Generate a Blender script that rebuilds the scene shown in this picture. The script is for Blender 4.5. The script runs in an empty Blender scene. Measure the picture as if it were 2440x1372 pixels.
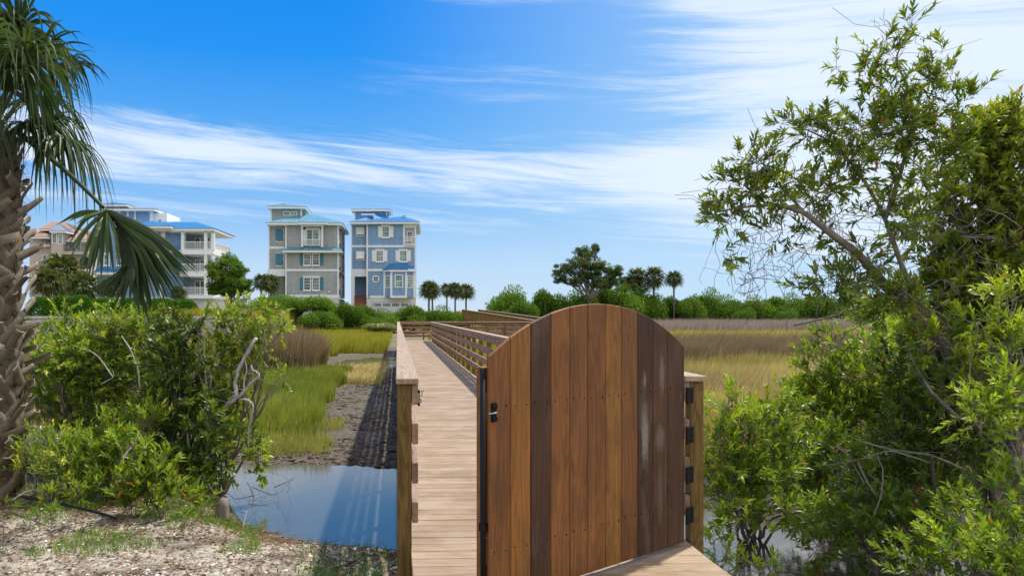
import bpy, math, random
import numpy as np
from mathutils import Vector, Matrix
random.seed(7)
rng = np.random.default_rng(11)
R = math.radians
S = bpy.context.scene
COL = S.collection

# ------------------------------------------------------------------ camera, sky, sun, exposure
EYE = 1.46; FPX = 1850.0; PX0 = 1027.0; PY0 = 750.0
B = math.atan(80.5 / FPX)
cam_d = bpy.data.cameras.new('camera')
cam = bpy.data.objects.new('camera', cam_d); COL.objects.link(cam); S.camera = cam
cam.location = (0, 0, EYE); cam.rotation_euler = (R(90), 0, -B)
cam_d.sensor_width = 36; cam_d.lens = 36 * FPX / 2440
cam_d.shift_x = (1220 - PX0) / 2440; cam_d.shift_y = (PY0 - 686) / 2440
cam_d.clip_start = 0.1; cam_d.clip_end = 4000

SUN = Vector((0.42, 0.42, 1.0)).normalized()
SUN_EL = math.asin(SUN.z); SUN_AZ = math.atan2(SUN.x, SUN.y)
sd = bpy.data.lights.new('sun', 'SUN'); sd.energy = 5.0; sd.angle = R(1.8); sd.color = (1, .955, .88)
so = bpy.data.objects.new('sun', sd); COL.objects.link(so); so.location = (20, 20, 60)
so.rotation_euler = (-SUN).to_track_quat('-Z', 'Y').to_euler()

S.view_settings.view_transform = 'Standard'; S.view_settings.look = 'None'
S.view_settings.gamma = 1; S.view_settings.use_curve_mapping = False
S.view_settings.exposure = 0.25
S.cycles.max_bounces = 8; S.cycles.transparent_max_bounces = 8
S.cycles.sample_clamp_indirect = 6

W = bpy.data.worlds.new('World'); S.world = W; W.use_nodes = True
wt = W.node_tree; wt.nodes.clear()

class NG:
    """tiny node-expression helper"""
    def __init__(s, tree): s.t = tree
    def n(s, typ, **kw):
        nd = s.t.nodes.new(typ)
        for k, v in kw.items(): setattr(nd, k, v)
        return nd
    def put(s, sock, v):
        if isinstance(v, bpy.types.NodeSocket): s.t.links.new(v, sock)
        elif v is not None:
            if hasattr(sock.default_value, '__len__') and not hasattr(v, '__len__'): v = (v, v, v)
            if sock.type == 'RGBA' and len(v) == 3: v = (*v, 1)
            sock.default_value = v
    def m(s, op, a, b=None, c=None):
        nd = s.n('ShaderNodeMath', operation=op); s.put(nd.inputs[0], a)
        if b is not None: s.put(nd.inputs[1], b)
        if c is not None: s.put(nd.inputs[2], c)
        return nd.outputs[0]
    def vm(s, op, a, b=None):
        nd = s.n('ShaderNodeVectorMath', operation=op); s.put(nd.inputs[0], a)
        if b is not None: s.put(nd.inputs[1], b)
        return nd.outputs[0]
    def xyz(s, v):
        nd = s.n('ShaderNodeSeparateXYZ'); s.put(nd.inputs[0], v); return nd.outputs
    def comb(s, x, y, z):
        nd = s.n('ShaderNodeCombineXYZ')
        for i, v in enumerate((x, y, z)): s.put(nd.inputs[i], v)
        return nd.outputs[0]
    def noise(s, v, scale, detail=4, rough=.55, dist=0, col=False):
        nd = s.n('ShaderNodeTexNoise'); s.put(nd.inputs['Vector'], v)
        s.put(nd.inputs['Scale'], scale); nd.inputs['Detail'].default_value = detail
        nd.inputs['Roughness'].default_value = rough; nd.inputs['Distortion'].default_value = dist
        return nd.outputs['Color' if col else 'Fac']
    def mr(s, v, a, b, c=0, d=1, smooth=False):
        nd = s.n('ShaderNodeMapRange'); nd.interpolation_type = 'SMOOTHSTEP' if smooth else 'LINEAR'
        for i, x in enumerate((v, a, b, c, d)): s.put(nd.inputs[i], x)
        return nd.outputs[0]
    def mix(s, f, a, b, mode='MIX'):
        nd = s.n('ShaderNodeMix', data_type='RGBA', blend_type=mode)
        s.put(nd.inputs[0], f); s.put(nd.inputs[6], a); s.put(nd.inputs[7], b)
        return nd.outputs[2]
    def ramp(s, f, stops):
        nd = s.n('ShaderNodeValToRGB'); s.put(nd.inputs[0], f)
        e = nd.color_ramp.elements
        while len(e) < len(stops): e.new(.5)
        for el, (p, c) in zip(e, stops): el.position = p; el.color = (*c, 1)
        return nd.outputs[0]

g = NG(wt)
sky = g.n('ShaderNodeTexSky', sky_type='NISHITA', sun_disc=False, sun_elevation=SUN_EL, sun_rotation=SUN_AZ,
          air_density=1.0, dust_density=0.6, ozone_density=2.2, altitude=0)
geo = g.n('ShaderNodeTexCoord'); x_, y_, z_ = g.xyz(geo.outputs['Generated'])
az = g.m('ARCTAN2', x_, y_); el = g.m('ARCSINE', z_)
# cirrus: long streaks, gently falling to the right, thick in one band, thin veil toward the sun
warp = g.m('MULTIPLY', g.m('SUBTRACT', g.noise(g.comb(g.m('MULTIPLY', az, 1.3), g.m('MULTIPLY', el, 4), 0), 1.5, 2), .5), .055)
elw = g.m('ADD', g.m('ADD', el, g.m('MULTIPLY', az, .085)), warp)
st = g.noise(g.comb(g.m('MULTIPLY', az, 3.4), g.m('MULTIPLY', elw, 52), 3.1), 1.0, 9, .68, .5)
st2 = g.noise(g.comb(g.m('MULTIPLY', az, 1.1), g.m('MULTIPLY', elw, 9), 8.4), 1.0, 5, .55, .6)
ea = g.m('ADD', el, g.m('MULTIPLY', az, .055))
def bump(c, w, x=None):
    d = g.m('DIVIDE', g.m('SUBTRACT', ea if x is None else x, c), w)
    return g.m('POWER', 2.718, g.m('MULTIPLY', g.m('MULTIPLY', d, d), -1.0))
band = g.m('MULTIPLY', bump(.177, .044), g.mr(az, -.8, -.4, .6, 1.0, True))
band2 = g.m('MULTIPLY', bump(.115, .018), .35)
band3 = g.m('MULTIPLY', g.m('MULTIPLY', bump(.30, .035), g.mr(az, -.2, .2, .06, .4, True)), 1)
hi = g.m('MULTIPLY', g.m('MULTIPLY', bump(.4, .016), bump(.13, .1, az)), .6)
right = g.m('MULTIPLY', g.mr(az, .2, .52, 0, 1.0, True), g.mr(el, .02, .25, .45, 1, True))
cov = g.m('ADD', g.m('ADD', band, band2), g.m('ADD', g.m('ADD', band3, hi), right))
dens = g.m('ADD', g.m('MULTIPLY', g.m('SUBTRACT', st, .5), 1.7), g.m('MULTIPLY', g.m('SUBTRACT', st2, .5), 1.3))
cl = g.mr(g.m('ADD', g.m('MULTIPLY', cov, .86), g.m('MULTIPLY', dens, g.mr(cov, 0, .5, .3, 1.45))), .14, 1.15, 0, .84, True)
cl = g.m('MULTIPLY', cl, g.mr(el, -.02, .06, .4, 1, True))
hs = g.n('ShaderNodeHueSaturation'); g.put(hs.inputs['Color'], sky.outputs[0]); hs.inputs['Saturation'].default_value = 1.34
hs.inputs['Value'].default_value = 1.0
low = g.mr(el, 0, .32, 1, 0, True)
tint = g.mix(low, (.22, .86, 1.36), (.86, .93, 1.42))
base = g.mix(1.0, hs.outputs[0], tint, 'MULTIPLY')
grad = g.ramp(el, [(0, (.54, .66, .78)), (.06, (.44, .61, .79)), (.12, (.25, .48, .78)), (.22, (.10, .36, .77)), (.32, (.02, .26, .77)), (.42, (.006, .215, .76)), (1, (.004, .10, .48))])
base = g.mix(.93, base, g.vm('MULTIPLY', grad, (10, 10, 10)))
side = g.mr(az, -.1, .6, 0, .72, True)
base = g.mix(side, base, (4.3, 6.4, 8.4))
skyc = g.mix(cl, base, (7.4, 8.1, 9.0))
# unseen bright cloud added behind the camera as fill for shaded facades
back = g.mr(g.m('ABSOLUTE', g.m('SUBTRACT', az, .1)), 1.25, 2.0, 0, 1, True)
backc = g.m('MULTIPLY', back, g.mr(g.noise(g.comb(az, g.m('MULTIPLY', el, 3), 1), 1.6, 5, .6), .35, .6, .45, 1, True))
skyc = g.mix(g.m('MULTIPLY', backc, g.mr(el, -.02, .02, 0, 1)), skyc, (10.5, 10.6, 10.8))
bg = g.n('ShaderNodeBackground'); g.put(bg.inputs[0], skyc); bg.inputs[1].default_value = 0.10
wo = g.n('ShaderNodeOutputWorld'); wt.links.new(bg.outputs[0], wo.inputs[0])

# ------------------------------------------------------------------ helpers
cb, sb = math.cos(B), math.sin(B)
def c2w(xc, yc, z):                       # camera-heading plan coordinates -> world
    return np.array((xc * cb + yc * sb, yc * cb - xc * sb, z))
def w2c(X, Y):
    return X * cb - Y * sb, X * sb + Y * cb
def P(px, py, d):                          # point seen at (px, py) at distance d
    return c2w(d * (px - PX0) / FPX, d, EYE + d * (PY0 - py) / FPX)
def tag(o, label=None, cat=None, group=None, kind=None):
    if label: o['label'] = label
    if cat: o['category'] = cat
    if group: o['group'] = group
    if kind: o['kind'] = kind
    return o
def empty(name, loc, rz=0, label=None, cat=None, group=None):
    o = bpy.data.objects.new(name, None); COL.objects.link(o)
    o.location = loc; o.rotation_euler = (0, 0, rz); o.empty_display_size = .2
    return tag(o, label, cat, group)

class MB:
    """collects vertices / quads / triangles, with one float per vertex ('v')"""
    def __init__(s): s.V = []; s.Q = []; s.T = []; s.A = []; s.n = 0
    def add(s, V, Q=None, T=None, a=0.5):
        V = np.asarray(V, float).reshape(-1, 3)
        if Q is not None and len(Q): s.Q.append(np.asarray(Q, int) + s.n)
        if T is not None and len(T): s.T.append(np.asarray(T, int) + s.n)
        s.V.append(V); s.A.append(np.broadcast_to(np.asarray(a, float), (len(V),)) if np.ndim(a) < 2 else a)
        s.n += len(V)
    def box(s, x0, x1, y0, y1, z0, z1, a=.5, M=None):
        v = np.array([(x0,y0,z0),(x1,y0,z0),(x1,y1,z0),(x0,y1,z0),(x0,y0,z1),(x1,y0,z1),(x1,y1,z1),(x0,y1,z1)], float)
        if M is not None: v = v @ np.array(M.to_3x3()).T + np.array(M.translation)
        s.add(v, [(0,3,2,1),(4,5,6,7),(0,1,5,4),(1,2,6,5),(2,3,7,6),(3,0,4,7)], a=a)
    def bbox(s, x0, x1, y0, y1, z0, z1, b=.004, a=.5, M=None):
        """box with a small chamfer on every edge"""
        lo = np.array((x0, y0, z0), float); hi = np.array((x1, y1, z1), float)
        b = min(b, *( (hi - lo) * .3))
        vs = []; idx = {}
        for sx in (0, 1):
            for sy in (0, 1):
                for sz in (0, 1):
                    sg = (sx, sy, sz)
                    for ax in range(3):
                        p = [0, 0, 0]
                        for k in range(3):
                            e = (hi if sg[k] else lo)[k]
                            p[k] = e if k == ax else e + (b if not sg[k] else -b)
                        idx[(sg, ax)] = len(vs); vs.append(p)
        Q, T = [], []
        for ax in range(3):
            o = [k for k in range(3) if k != ax]
            for sa in (0, 1):
                c = []
                for (u, v) in ((0, 0), (1, 0), (1, 1), (0, 1)):
                    sg = [0, 0, 0]; sg[ax] = sa; sg[o[0]] = u; sg[o[1]] = v; c.append(idx[(tuple(sg), ax)])
                Q.append(c if (sa == 1) ^ (ax == 1) else c[::-1])
            for u in (0, 1):
                for v in (0, 1):
                    s0 = [0,0,0]; s1 = [0,0,0]; s0[o[0]] = s1[o[0]] = u; s0[o[1]] = s1[o[1]] = v; s1[ax] = 1
                    s0, s1 = tuple(s0), tuple(s1)
                    c = [idx[(s0, o[0])], idx[(s0, o[1])], idx[(s1, o[1])], idx[(s1, o[0])]]
                    Q.append(c)
        for sx in (0, 1):
            for sy in (0, 1):
                for sz in (0, 1): T.append([idx[((sx, sy, sz), k)] for k in range(3)])
        v = np.array(vs)
        if M is not None: v = v @ np.array(M.to_3x3()).T + np.array(M.translation)
        s.add(v, Q, T, a=a)
    def tube(s, pts, rad, n=6, a=.5, cap=True):
        pts = np.asarray(pts, float); m = len(pts); rad = np.broadcast_to(np.asarray(rad, float), (m,))
        t = np.gradient(pts, axis=0); t /= np.linalg.norm(t, axis=1)[:, None] + 1e-9
        u = np.cross(t[0], (0, 0, 1.)); 
        if np.linalg.norm(u) < .1: u = np.cross(t[0], (1., 0, 0))
        u /= np.linalg.norm(u); V = []
        ang = np.arange(n) * 2 * math.pi / n
        for i in range(m):
            u = u - t[i] * u.dot(t[i]); u /= np.linalg.norm(u) + 1e-9; w = np.cross(t[i], u)
            V.append(pts[i] + rad[i] * (np.cos(ang)[:, None] * u + np.sin(ang)[:, None] * w))
        Q = [(i*n+j, i*n+(j+1) % n, (i+1)*n+(j+1) % n, (i+1)*n+j) for i in range(m-1) for j in range(n)]
        V = np.concatenate(V); T = []
        if cap:
            V = np.concatenate([V, pts[:1], pts[-1:]]); k = m * n
            T = [(k, (j+1) % n, j) for j in range(n)] + [(k+1, (m-1)*n+j, (m-1)*n+(j+1) % n) for j in range(n)]
        s.add(V, Q, T, a=a)
    def prisms(s, A, Bp, r0, r1, a=.5):
        """many thin three-sided sticks A->B at once"""
        A = np.asarray(A); Bp = np.asarray(Bp); N = len(A)
        if N == 0: return
        t = Bp - A; t /= np.linalg.norm(t, axis=1)[:, None] + 1e-9
        u = np.cross(t, np.array((.3, .5, .81))); u /= np.linalg.norm(u, axis=1)[:, None] + 1e-9
        w = np.cross(t, u); V = np.zeros((N, 6, 3))
        r0 = np.broadcast_to(r0, (N,))[:, None]; r1 = np.broadcast_to(r1, (N,))[:, None]
        for j in range(3):
            d = math.cos(j * 2.0944) * u + math.sin(j * 2.0944) * w
            V[:, j] = A + d * r0; V[:, 3 + j] = Bp + d * r1
        base = np.arange(N)[:, None, None] * 6
        Q = (base + np.array([(0,1,4,3),(1,2,5,4),(2,0,3,5)])[None]).reshape(-1, 4)
        s.add(V.reshape(-1, 3), Q, a=a)
    def build(s, name, mat, parent=None, smooth=False, loc=None, label=None):
        V = np.concatenate(s.V); A = np.concatenate(s.A)
        if parent is not None and loc is None: pass
        if loc is not None: V = V - np.asarray(loc)[None]
        Q = np.concatenate(s.Q) if s.Q else np.zeros((0, 4), int)
        T = np.concatenate(s.T) if s.T else np.zeros((0, 3), int)
        me = bpy.data.meshes.new(name)
        me.vertices.add(len(V)); me.vertices.foreach_set('co', V.ravel().astype(np.float32))
        li = np.concatenate([Q.ravel(), T.ravel()]).astype(np.int32)
        me.loops.add(len(li)); me.loops.foreach_set('vertex_index', li)
        st_ = np.concatenate([np.arange(len(Q)) * 4, len(Q) * 4 + np.arange(len(T)) * 3]).astype(np.int32)
        me.polygons.add(len(st_)); me.polygons.foreach_set('loop_start', st_)
        me.polygons.foreach_set('use_smooth', np.full(len(st_), smooth))
        me.update(calc_edges=True)
        at = me.attributes.new('v', 'FLOAT', 'POINT'); at.data.foreach_set('value', A.astype(np.float32))
        me.materials.append(mat)
        o = bpy.data.objects.new(name, me); COL.objects.link(o)
        if parent is not None: o.parent = parent
        elif loc is not None: o.location = loc
        if label: o['label'] = label
        return o
def copy_tree(o, parent=None):
    c = o.copy(); COL.objects.link(c); c.parent = parent
    for ch in [k for k in o.children if k != c]: copy_tree(ch, c)
    return c

# ------------------------------------------------------------------ materials
def mat(name):
    m = bpy.data.materials.new(name); m.use_nodes = True; t = m.node_tree; t.nodes.clear()
    return m, NG(t)
def finish(gn, col, rough=.6, bumpv=None, bstr=.3, bdist=.01, spec=.4, metal=0, trans=None, tw=0.3, coat=0):
    p = gn.n('ShaderNodeBsdfPrincipled'); gn.put(p.inputs['Base Color'], col); gn.put(p.inputs['Roughness'], rough)
    p.inputs['Specular IOR Level'].default_value = spec; gn.put(p.inputs['Metallic'], metal)
    if coat: p.inputs['Coat Weight'].default_value = coat
    if bumpv is not None:
        b = gn.n('ShaderNodeBump'); b.inputs['Strength'].default_value = bstr; b.inputs['Distance'].default_value = bdist
        gn.put(b.inputs['Height'], bumpv); gn.t.links.new(b.outputs[0], p.inputs['Normal'])
    out = gn.n('ShaderNodeOutputMaterial'); sh = p.outputs[0]
    if trans is not None:
        tr = gn.n('ShaderNodeBsdfTranslucent'); gn.put(tr.inputs[0], trans)
        mx = gn.n('ShaderNodeMixShader'); mx.inputs[0].default_value = tw
        gn.t.links.new(sh, mx.inputs[1]); gn.t.links.new(tr.outputs[0], mx.inputs[2]); sh = mx.outputs[0]
    gn.t.links.new(sh, out.inputs[0]); return p
def attr(gn, name='v'):
    return gn.n('ShaderNodeAttribute', attribute_name=name).outputs['Fac']
def oc(gn): return gn.n('ShaderNodeTexCoord').outputs['Object']

def paint(name, c, rough=.5, var=.06, spec=.4, metal=0):
    m, gn = mat(name); v = oc(gn)
    n_ = gn.noise(v, 3, 5); f = gn.mr(n_, .25, .75, 1 - var, 1 + var)
    finish(gn, gn.vm('MULTIPLY', c, gn.comb(f, f, f)), rough, gn.noise(v, 60, 2), .05, .003, spec, metal); return m
def leafmat(name, stops, tint=(1.5, 1.5, .5), tw=.35, rough=.42, spec=.45):
    m, gn = mat(name); a = attr(gn)
    c = gn.ramp(a, stops); f = gn.mr(gn.noise(oc(gn), 1.3, 2), .3, .7, .8, 1.2)
    c = gn.vm('MULTIPLY', c, gn.comb(f, f, f))
    finish(gn, c, rough, spec=spec, trans=gn.vm('MULTIPLY', c, tint), tw=tw); return m
def woodmat(name, c0, c1, axis, rough=.6, scale=1.0, var=.35, spec=.3, fade=None, knots=True):
    """grain runs along axis; v shifts the tone of each board; the noise domain is offset per board"""
    m, gn = mat(name); a = attr(gn); p = oc(gn)
    sc = [26 * scale] * 3; sc[axis] = 1.3 * scale
    off = gn.m('MULTIPLY', a, 37.0)
    q = gn.vm('ADD', gn.vm('MULTIPLY', p, tuple(sc)), gn.comb(off, off, off))
    n1 = gn.noise(q, 1.0, 6, .6, .9)
    sc2 = [5 * scale] * 3; sc2[axis] = .5 * scale
    q2 = gn.vm('ADD', gn.vm('MULTIPLY', p, tuple(sc2)), gn.comb(off, off, 0))
    n2 = gn.noise(q2, 1.0, 3, .5, 1.6)
    rings = gn.m('FRACT', gn.m('MULTIPLY', n2, 9.0)); rings = gn.mr(gn.m('ABSOLUTE', gn.m('SUBTRACT', rings, .5)), 0, .5, 0, 1)
    f = gn.m('ADD', gn.m('MULTIPLY', n1, .62), gn.m('MULTIPLY', rings, .38))
    col = gn.mix(gn.mr(f, .25, .8), c0, c1)
    tone = gn.mr(a, 0, 1, 1 - var, 1 + var)
    col = gn.vm('MULTIPLY', col, gn.comb(tone, gn.m('POWER', tone, 1.07), gn.m('POWER', tone, 1.15)))
    if fade is not None:
        st = gn.mr(gn.noise(p, 2.3, 5, .6), .45, .75, 0, .75)
        col = gn.mix(st, col, fade)
    if knots:
        vo = gn.n('ShaderNodeTexVoronoi'); k = [3.2] * 3; k[axis] = .9; gn.put(vo.inputs['Vector'], gn.vm('ADD', gn.vm('MULTIPLY', p, tuple(k)), gn.comb(off, off, off)))
        kn = gn.mr(vo.outputs['Distance'], .03, .10, .6, 0, True)
        col = gn.mix(kn, col, tuple(x * .35 for x in c0))
    finish(gn, col, gn.mr(n1, .3, .7, rough - .08, rough + .1), f, .35, .0025, spec); return m

M = {}
M['deck'] = woodmat('deck_wood', (.215, .14, .08), (.325, .235, .152), 0, .66, 1, .16, fade=(.41, .315, .24), knots=False)
M['deck2'] = woodmat('deck_wood_cross', (.30, .185, .135), (.52, .37, .29), 1, .62, 1, .22, knots=False)
M['rail'] = woodmat('rail_wood', (.17, .09, .055), (.33, .205, .14), 1, .62, 1, .22, fade=(.37, .27, .20))
M['railx'] = woodmat('rail_wood_cross', (.17, .085, .06), (.33, .19, .14), 0, .6, 1, .25)
M['cap'] = woodmat('cap_wood', (.27, .185, .12), (.40, .305, .22), 1, .66, 1, .15, knots=False)
M['capx'] = woodmat('cap_wood_cross', (.26, .16, .11), (.4, .28, .21), 0, .6, 1, .15, knots=False)
M['post'] = woodmat('treated_pine', (.10, .058, .012), (.25, .155, .042), 2, .65, 1.5, .2)
def gatemat():
    m, gn = mat('gate_cedar'); a = attr(gn); p = oc(gn); off = gn.m('MULTIPLY', a, 53.0)
    q = gn.vm('ADD', gn.vm('MULTIPLY', p, (34, 34, 1.1)), gn.comb(off, off, off)); n1 = gn.noise(q, 1, 7, .62, .8)
    q2 = gn.vm('ADD', gn.vm('MULTIPLY', p, (6.5, 6.5, .55)), gn.comb(off, 0, off)); n2 = gn.noise(q2, 1, 3, .5, 2.2)
    rg = gn.m('FRACT', gn.m('MULTIPLY', n2, 8)); rg = gn.mr(gn.m('ABSOLUTE', gn.m('SUBTRACT', rg, .5)), 0, .5, 0, 1)
    base = gn.ramp(a, [(0, (.055, .024, .012)), (.2, (.095, .043, .022)), (.4, (.175, .072, .025)), (.6, (.24, .094, .026)), (.8, (.29, .12, .024)), (1, (.25, .13, .038))])
    f = gn.m('ADD', gn.m('MULTIPLY', n1, .7), gn.m('MULTIPLY', rg, .3)); k = gn.mr(f, .2, .85, .42, 1.12)
    k2 = gn.mr(gn.noise(gn.vm('ADD', gn.vm('MULTIPLY', p, (2, 2, 1.3)), gn.comb(off, off, 0)), 1.6, 4), .3, .7, .72, 1.28); k = gn.m('MULTIPLY', k, k2)
    col = gn.vm('MULTIPLY', base, gn.comb(k, k, k))
    st = gn.m('MULTIPLY', gn.mr(gn.noise(gn.vm('MULTIPLY', p, (3, 3, .9)), 2.2, 5, .6), .56, .8, 0, .4), gn.mr(a, .1, .5, 1, .2))
    col = gn.mix(st, col, (.26, .20, .17))
    # two pale scuffs left on the third plank from the hinge side, and a whitish streak on the next
    px_, py_, pz_ = gn.xyz(p)
    def scuff(cx, cz, rx, rz, amt):
        d = gn.m('SQRT', gn.m('ADD', gn.m('POWER', gn.m('DIVIDE', gn.m('SUBTRACT', px_, cx), rx), 2), gn.m('POWER', gn.m('DIVIDE', gn.m('SUBTRACT', pz_, cz), rz), 2)))
        return gn.mr(gn.m('ADD', d, gn.m('MULTIPLY', gn.noise(gn.vm('MULTIPLY', p, (1.6, 1.6, .8)), 30, 7, .75), 2.2)), 1.55, 2.3, amt, 0)
    for a_ in ((1.275, .71, .036, .17, .8), (1.275, 1.04, .016, .05, .6), (1.43, .68, .05, .08, .35), (1.45, 1.07, .028, .12, .45), (1.43, .35, .03, .2, .2)):
        col = gn.mix(scuff(*a_), col, (.24, .20, .18))
    vo = gn.n('ShaderNodeTexVoronoi'); gn.put(vo.inputs['Vector'], gn.vm('ADD', gn.vm('MULTIPLY', p, (5.2, 5.2, 1.6)), gn.comb(off, off, off)))
    col = gn.mix(gn.mr(vo.outputs['Distance'], .02, .06, .7, 0, True), col, (.05, .02, .015))
    finish(gn, col, gn.mr(n1, .3, .7, .5, .68), f, .3, .002, .3); return m
M['gate'] = gatemat()
M['black'] = paint('black_steel', (.005, .005, .006), .55, .1, .22)
M['steel'] = paint('worn_steel', (.4, .4, .4), .35, .1, .5, 1)
M['white'] = paint('white_trim', (.78, .78, .76), .5, .05)
M['stucco'] = paint('pale_stucco', (.62, .6, .56), .8, .08)
M['peach'] = paint('peach_stucco', (.52, .44, .37), .85, .08)
M['teal'] = paint('teal_shutter', (.045, .20, .28), .5)
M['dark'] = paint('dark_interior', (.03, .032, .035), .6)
M['garage'] = paint('garage_door_paint', (.6, .6, .6), .5)
M['wallcap'] = paint('weathered_concrete', (.40, .40, .39), .85, .15)
M['limb'] = None
def shingle(name, c, rough=.75):
    m, gn = mat(name); p = oc(gn); x, y, z = gn.xyz(p)
    b = gn.n('ShaderNodeTexBrick'); gn.put(b.inputs['Vector'], gn.comb(gn.m('ADD', x, y), z, 0))
    b.inputs['Color1'].default_value = (*[k * .93 for k in c], 1); b.inputs['Color2'].default_value = (*[min(1, k * 1.08) for k in c], 1)
    b.inputs['Mortar'].default_value = (*[k * .68 for k in c], 1); b.inputs['Scale'].default_value = 1
    b.inputs['Brick Width'].default_value = .34; b.inputs['Row Height'].default_value = .26; b.inputs['Mortar Size'].default_value = .022
    b.inputs['Bias'].default_value = 0
    f = gn.mr(gn.noise(gn.vm('MULTIPLY', p, (1, 1, .3)), 1.3, 6, .65), .3, .7, .82, 1.15)
    finish(gn, gn.vm('MULTIPLY', b.outputs[0], gn.comb(f, f, f)), rough, gn.m('FRACT', gn.m('DIVIDE', z, .26)), .4, .03, .25); return m
M['sh_blue'] = shingle('blue_shingle', (.23, .37, .56)); M['sh_grey'] = shingle('grey_shingle', (.38, .395, .39))
M['sh_dblue'] = shingle('slate_blue_shingle', (.20, .32, .48)); M['brick'] = shingle('red_brick', (.28, .12, .08))
def seam(name, c):
    m, gn = mat(name); p = oc(gn)
    f = gn.mr(gn.noise(p, 1.2, 4), .3, .7, .85, 1.15)
    finish(gn, gn.vm('MULTIPLY', c, gn.comb(f, f, f)), .34, gn.noise(p, 9, 3), .02, .004, .4, .1); return m
M['rf_blue'] = seam('blue_metal_roof', (.045, .19, .40)); M['rf_teal'] = seam('teal_metal_roof', (.13, .29, .36)); M['rf_grey'] = seam('grey_metal_roof', (.25, .28, .32))
def tile(name, c):
    m, gn = mat(name); p = oc(gn); x, y, z = gn.xyz(p)
    w = gn.m('ABSOLUTE', gn.m('SINE', gn.m('MULTIPLY', gn.m('ADD', x, y), 9.0)))
    r = gn.m('FRACT', gn.m('MULTIPLY', z, 4.5)); f = gn.mr(w, 0, 1, .6, 1.15); f2 = gn.m('MULTIPLY', f, gn.mr(r, 0, .3, .7, 1))
    finish(gn, gn.vm('MULTIPLY', c, gn.comb(f2, f2, f2)), .8, w, .5, .05, .2); return m
M['tile'] = tile('clay_tile', (.36, .235, .185))
def glass(name, c=(.04, .06, .07)):
    m, gn = mat(name); f = gn.noise(oc(gn), 1.1, 3)
    finish(gn, gn.mix(gn.mr(f, .4, .62), c, tuple(min(1, k * 3 + .04) for k in c)), .06, gn.noise(oc(gn), .9, 2), .1, .02, .45); return m
M['glass'] = glass('window_glass'); M['glassg'] = glass('green_window_glass', (.06, .11, .09))
G0 = [(0, (.018, .045, .008)), (.45, (.045, .11, .014)), (.8, (.10, .20, .022)), (1, (.19, .26, .04))]
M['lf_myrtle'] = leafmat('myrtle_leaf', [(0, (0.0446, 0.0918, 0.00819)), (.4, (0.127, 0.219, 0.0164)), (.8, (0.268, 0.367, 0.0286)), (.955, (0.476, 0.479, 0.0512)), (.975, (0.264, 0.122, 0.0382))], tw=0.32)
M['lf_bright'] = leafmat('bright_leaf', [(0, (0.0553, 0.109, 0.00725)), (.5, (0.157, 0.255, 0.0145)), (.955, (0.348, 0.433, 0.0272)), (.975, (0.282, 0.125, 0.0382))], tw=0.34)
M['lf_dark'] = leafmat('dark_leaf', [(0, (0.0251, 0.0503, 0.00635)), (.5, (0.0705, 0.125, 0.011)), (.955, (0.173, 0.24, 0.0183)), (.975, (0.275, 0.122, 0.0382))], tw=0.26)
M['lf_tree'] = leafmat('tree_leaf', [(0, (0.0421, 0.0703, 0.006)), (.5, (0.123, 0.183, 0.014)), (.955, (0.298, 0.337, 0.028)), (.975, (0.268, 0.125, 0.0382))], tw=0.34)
M['lf_broad'] = leafmat('broad_leaf', [(0, (0.057, 0.104, 0.00821)), (.5, (0.114, 0.186, 0.0137)), (.955, (0.228, 0.279, 0.024)), (.975, (0.363, 0.108, 0.0268))], tw=.4, rough=.5)
M['lf_far'] = leafmat('far_leaf', [(0, (.025, .055, .008)), (.5, (.07, .145, .016)), (1, (.16, .26, .03))], tw=.3, rough=.65, spec=.12)
M['lf_farY'] = leafmat('far_yellow_leaf', [(0, (.05, .09, .012)), (.5, (.10, .19, .022)), (1, (.2, .29, .04))], tw=.3, rough=.65, spec=.12)
M['lf_pine'] = leafmat('pine_needle', [(0, (.02, .04, .010)), (.5, (.06, .095, .02)), (1, (.13, .17, .035))], tw=.2, rough=.65, spec=.12)
M['lf_hedge'] = leafmat('hedge_leaf', [(0, (.03, .09, .008)), (.5, (.06, .16, .014)), (1, (.10, .22, .02))], tw=.25, rough=.65, spec=.12)
M['lf_palm'] = leafmat('palm_leaf', [(0, (.014, .028, .010)), (.5, (.034, .062, .018)), (1, (.12, .16, .055))], tint=(1.2, 1.4, .5), tw=.25, rough=.45, spec=.28)
M['lf_palmfar'] = leafmat('far_palm_leaf', [(0, (.03, .045, .015)), (.5, (.07, .10, .028)), (1, (.17, .18, .07))], tw=.25, rough=.65, spec=.12)
M['gr_green'] = leafmat('green_cordgrass', [(0, (.09, .13, .02)), (.4, (.16, .20, .035)), (.7, (.28, .30, .08)), (1, (.40, .32, .17))], tw=.35, rough=.6, spec=.2)
M['gr_yellow'] = leafmat('yellow_cordgrass', [(0, (.13, .17, .02)), (.4, (.25, .25, .035)), (.8, (.42, .34, .08)), (1, (.40, .30, .11))], tw=.35, rough=.6, spec=.2)
M['gr_brown'] = leafmat('brown_needlerush', [(0, (.10, .075, .045)), (.5, (.24, .175, .10)), (1, (.46, .36, .21))], tint=(1.1, 1, .8), tw=.2, rough=.7, spec=.2)
M['gr_gold'] = leafmat('golden_marsh_grass', [(0, (.22, .23, .05)), (.4, (.44, .37, .13)), (.8, (.62, .50, .23)), (1, (.66, .56, .32))], tint=(1.1, 1, .7), tw=.25, rough=.7, spec=.2)
M['gr_purple'] = leafmat('purple_brown_reed', [(0, (.16, .125, .10)), (.5, (.32, .255, .205)), (1, (.52, .44, .37))], tint=(1.1, 1, .9), tw=.2, rough=.7, spec=.2)
M['gr_lawn'] = leafmat('short_green_weed', [(0, (.05, .11, .015)), (.5, (.11, .22, .03)), (1, (.24, .32, .06))], tw=.35, rough=.6, spec=.2)
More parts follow.
